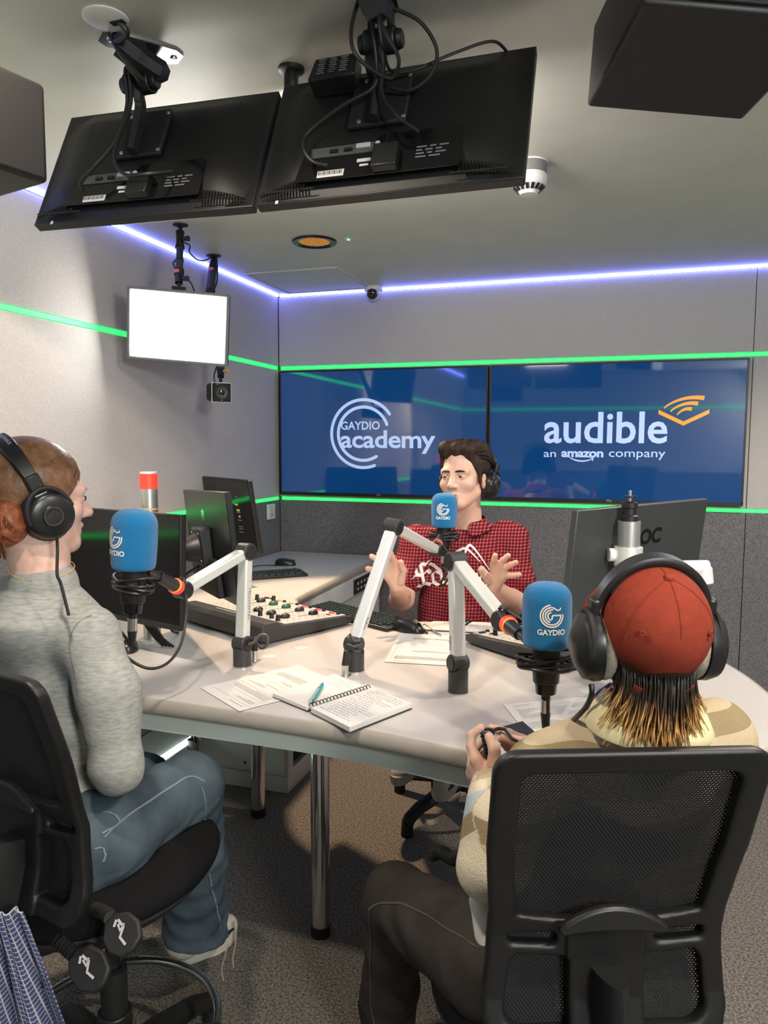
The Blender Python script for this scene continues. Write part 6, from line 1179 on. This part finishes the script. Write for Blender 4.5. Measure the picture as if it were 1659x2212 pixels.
# ================================================================ chairs
def office_chair(X,label,bw=.185,bh=.51,seat=-.0,lever=True,ring=True,group='black mesh office chairs',floor_z=None,back=True,s_w=.245,s_l=.24,rz_=.30,rb_=.35):
    # local: origin at the seat centre on the seat top, y forward, z up; X must not tilt
    t=thing('office_chair',label,'chair',(X.translation.x,X.translation.y,0),group); zf=-X.translation.z
    if back:
        yb=-.235; prof=lambda z: yb+np.interp(z,[0,.08,.18,.30,.42,.56],[.030,.050,.052,.020,-.020,-.066]); half=lambda z: bw*np.interp(z,[0,.06,.14,.22,.34,.56],[.90,.97,.93,.92,.98,1.0])
        z0=.03
        res=.004; xs=np.arange(-bw-.03,bw+.03,res); ys=np.arange(yb-.115,yb+.10,res); zs=np.arange(-.03,bh+.03,res); Xg_,Yg_,Zg_=np.meshgrid(xs,ys,zs,indexing='ij'); hz=half(Zg_); ax=np.abs(Xg_)
        def rbox(ax,z,hw,za,zb,r):
            qx=ax-(hw-r); qz=np.abs(z-(za+zb)/2)-((zb-za)/2-r); return np.minimum(np.maximum(qx,qz),0)+np.sqrt(np.maximum(qx,0)**2+np.maximum(qz,0)**2)-r
        outer=rbox(ax,Zg_,hz,0,bh,.035); smile=.020*(1-(ax/bw)**2)*-1
        up=rbox(ax,Zg_-.0,hz-.040,0,bh-.036,.02); lowc=(.235+smile*1.6)-Zg_; up=np.maximum(up,lowc)
        lo_=rbox(ax,Zg_,hz-.036,.032,.152,.025); lo_=np.maximum(lo_,Zg_-(.158+smile*.9)); lo_=np.maximum(lo_,.060-ax)
        sl=rbox(np.abs(ax-.115),Zg_-(.182+smile*.6),.038,-.010,.010,.008)
        a2=np.maximum(np.maximum(np.maximum(outer,-up),-lo_),-sl); th=np.where((ax<.062)&(Zg_<.2),.020,.0125); d3=np.abs(Yg_-prof(Zg_))-th
        F2=np.maximum(a2,d3)+.0; k=.008; h_=np.clip(.5-.5*(a2-d3)/k,0,1); F2=d3*h_+a2*(1-h_)+k*h_*(1-h_)
        v,f=nets(F2,(xs[0],ys[0],zs[0]),res); npobj('back_frame',[xfp(v,f,X)],'dark_plastic',t)
        ms=MB(X); sp=.0046; wd=.0017
        def strip_(pts): 
            vs=[]
            for i,p in enumerate(pts):
                q=pts[min(i+1,len(pts)-1)]; o_=pts[max(i-1,0)]; tx_,tz_=q[0]-o_[0],q[2]-o_[2]; L_=math.hypot(tx_,tz_) or 1; nx_,nz_=-tz_/L_*wd,tx_/L_*wd; vs+=[(p[0]-nx_,p[1],p[2]-nz_),(p[0]+nx_,p[1],p[2]+nz_)]
            ms.add(vs,[(2*i,2*i+1,2*i+3,2*i+2) for i in range(len(pts)-1)])
        H=bh-.02
        for sg in (-1,1):
            c=-1.2
            while c<1.2:
                pts=[]; 
                for i in range(23):
                    z=.02+(H-.02)*i/22; x=c+sg*z*.75; lim=float(half(z))-.012
                    if abs(x)<lim: pts.append((x,float(prof(z))+.009+.0008*sg,z))
                    elif pts: break
                if len(pts)>1: strip_(pts)
                c+=sp*1.25
        tag(ms.build('back_mesh','mesh_black',t,smooth=False),kind='stuff')
        tpz=[(-.085+.17*i/12,.207+.034*math.sin(PI*i/12)**.8) for i in range(13)]; btz=[(.08-.16*i/8,.196+.006*math.sin(PI*i/8)) for i in range(9)]
        MB(X).prism(tpz+btz,(0,float(prof(.22))-.018,0),(1,0,0),(0,0,1),.016).build('lumbar_pad','black',t,bev=.005)
        sv=MB(X); sv.tube(spline([(0,yb+.035,.13),(0,yb+.030,.08),(0,yb+.045,.0),(0,yb+.07,-.06),(0,-.08,-.085)],5),.066,n=20,sq=.38); sv.build('back_spine','black_matte',t)
    v,f=blob([('e',(0,0,-.045),(s_w,s_l,.048)),('e',(0,.03,-.040),(s_w*.93,s_l,.042),None,.03)],.006); npobj('seat_cushion',[xfp(v,f,X)],'seat_fabric',t)
    MB(X).lathe([(.0,-.105),(.12,-.105),(s_w*.90,-.082),(s_w*1.0,-.060),(s_w*.98,-.045),(0,-.045)],(0,0,0),36,sy=s_l/s_w).build('seat_shell','black_matte',t)
    MB(X).box((0,-.02,-.12),(.16,.22,.04)).build('mechanism','black',t,bev=.006)
    MB(X).cyl((0,0,zf+.12),(0,0,-.12),.0165,n=20).build('gas_column','black_gloss',t); MB(X).cyl((0,0,zf+.09),(0,0,zf+.34),.028,n=22).build('column_sleeve','black_matte',t)
    if ring:
        zr=zf+rz_; MB(X).tube([(.215*math.cos(2*PI*i/48),.215*math.sin(2*PI*i/48),zr) for i in range(48)],.0095,n=10,closed=True).build('foot_ring','chrome',t)
        MB(X).cyl((0,0,zr-.04),(0,0,zr+.045),.036,n=24).build('ring_hub','black',t,bev=.003)
        for i in range(3):
            a=2*PI*(i/3)+.5; MB(X).tube([(.03*math.cos(a),.03*math.sin(a),zr),(.12*math.cos(a),.12*math.sin(a),zr-.004),(.222*math.cos(a),.222*math.sin(a),zr)],[.012,.014,.024],n=8,sq=.7).build('ring_spoke','black_matte',t)
    for i in range(5):
        a=2*PI*i/5+rb_; c,s=math.cos(a),math.sin(a)
        l=MB(X).tube([(.02*c,.02*s,zf+.125),(.12*c,.12*s,zf+.115),(.24*c,.24*s,zf+.088),(.292*c,.292*s,zf+.062),(.302*c,.302*s,zf+.045)],[.034,.031,.027,.026,.026],n=10,sq=.8).build('base_leg','black_matte',t); MB(X).cyl((.302*c,.302*s,zf),(.302*c,.302*s,zf+.05),.024,.021,n=16).build('glide','rubber',l,bev=.002)
    return t
office_chair(XF((-.56,2.82,.62),0,0,172),'stool chair of the host, black star base with chrome foot ring',bh=.36,rz_=.215,rb_=1.134)
lch=office_chair(XF((-1.0,1.25,.60),0,0,-13),'black mesh chair of the guest in grey, blue checked shirt hung on it',bh=.47,s_w=.185,s_l=.235,rz_=.20)
def lever(pts,pad,px_dir,lab):
    o=MB().tube(spline(pts,5),.007,n=8).build('lever_arm','black_matte',lch); b=MB(); S_=spline(pts,14)
    for i in range(2,len(S_)-1,2): b.cyl(S_[i],S_[i]+(S_[i+1]-S_[i])*.9,.0125,.0125,n=12)
    b.build('lever_bellows','rubber',o); a,c=Vector(pts[-1]),Vector(pad); d=(c-a).normalized(); n_=Vector((.45,-.75,.35)).normalized(); n_=(n_-d*n_.dot(d)).normalized(); u_=d.cross(n_)
    L_=(c-a).length*2; P_=[(-.012,0),(-.030,.25*L_),(-.034,.6*L_),(-.022,.92*L_),(0,L_),(.022,.92*L_),(.034,.6*L_),(.030,.25*L_),(.012,0)]; p=MB().prism(P_,a-n_*.007,u_,d,.014); pd=p.build('lever_paddle','black_matte',o,bev=.004)
    if n_.dot(u_.cross(d))<0: n_=-n_
    ic=MB(); q=lambda x,y: c+n_*(.0085 if n_.y<0 else -.0085)+u_*x+d*y
    for pl in ([(-.010,-.022),(-.010,-.004),(.004,.004),(.004,.022)],[(-.014,-.008),(-.002,-.004),(-.006,-.016)],[(.002,-.018),(-.008,-.024)]): ic.ribbon([q(*z) for z in pl],.0045,n_ if n_.y<0 else -n_)
    ic.build('lever_symbol','silver_print',pd)
lever([(-1.025,1.064,0.556),(-0.960,1.042,0.554),(-0.905,1.027,0.544)],(-0.864,1.018,0.533),0,'')
lever([(-0.918,1.100,0.583),(-0.872,1.075,0.597),(-0.844,1.053,0.607)],(-0.811,1.041,0.593),0,'')
office_chair(XF((-.072,1.325,.522),0,0,21),'black mesh chair of the guest with the rust cap, nearest the camera',bw=.2)
# shirt hanging at the back of the left chair
hs=MB(); nu,nv=44,40; a0,a1=Vector((-1.027,0.887,0.695)),Vector((-0.973,0.983,0.639)); b0,b1=Vector((-1.021,0.884,0.422)),Vector((-0.906,1.041,0.357)); vs=[]
for j in range(nv+1):
    v=j/nv
    for i in range(nu+1):
        u=i/nu; p=(a0*(1-u)+a1*u)*(1-v)+(b0*(1-u)+b1*u)*v; w_5=(.010+.012*v)*math.sin(u*19+v*2.2)+.006*math.sin(u*41+v*5); p=p+Vector((.5,-.85,0))*w_5; vs.append(p)
hs.add(vs,[(j*(nu+1)+i,j*(nu+1)+i+1,(j+1)*(nu+1)+i+1,(j+1)*(nu+1)+i) for j in range(nv) for i in range(nu)])
hso=hs.build('checked_shirt','navy_check',None,ang=180); uv=hso.data.uv_layers.new(name='UVMap')
for p in hso.data.polygons:
    for li in p.loop_indices: vi=hso.data.loops[li].vertex_index; uv.data[li].uv=((vi%(nu+1))/nu*.20,(vi//(nu+1))/nv*.27)
hso.modifiers.new('thick','SOLIDIFY').thickness=.003
tag(hso,'navy and white checked shirt hanging from the back of the left chair','shirt')
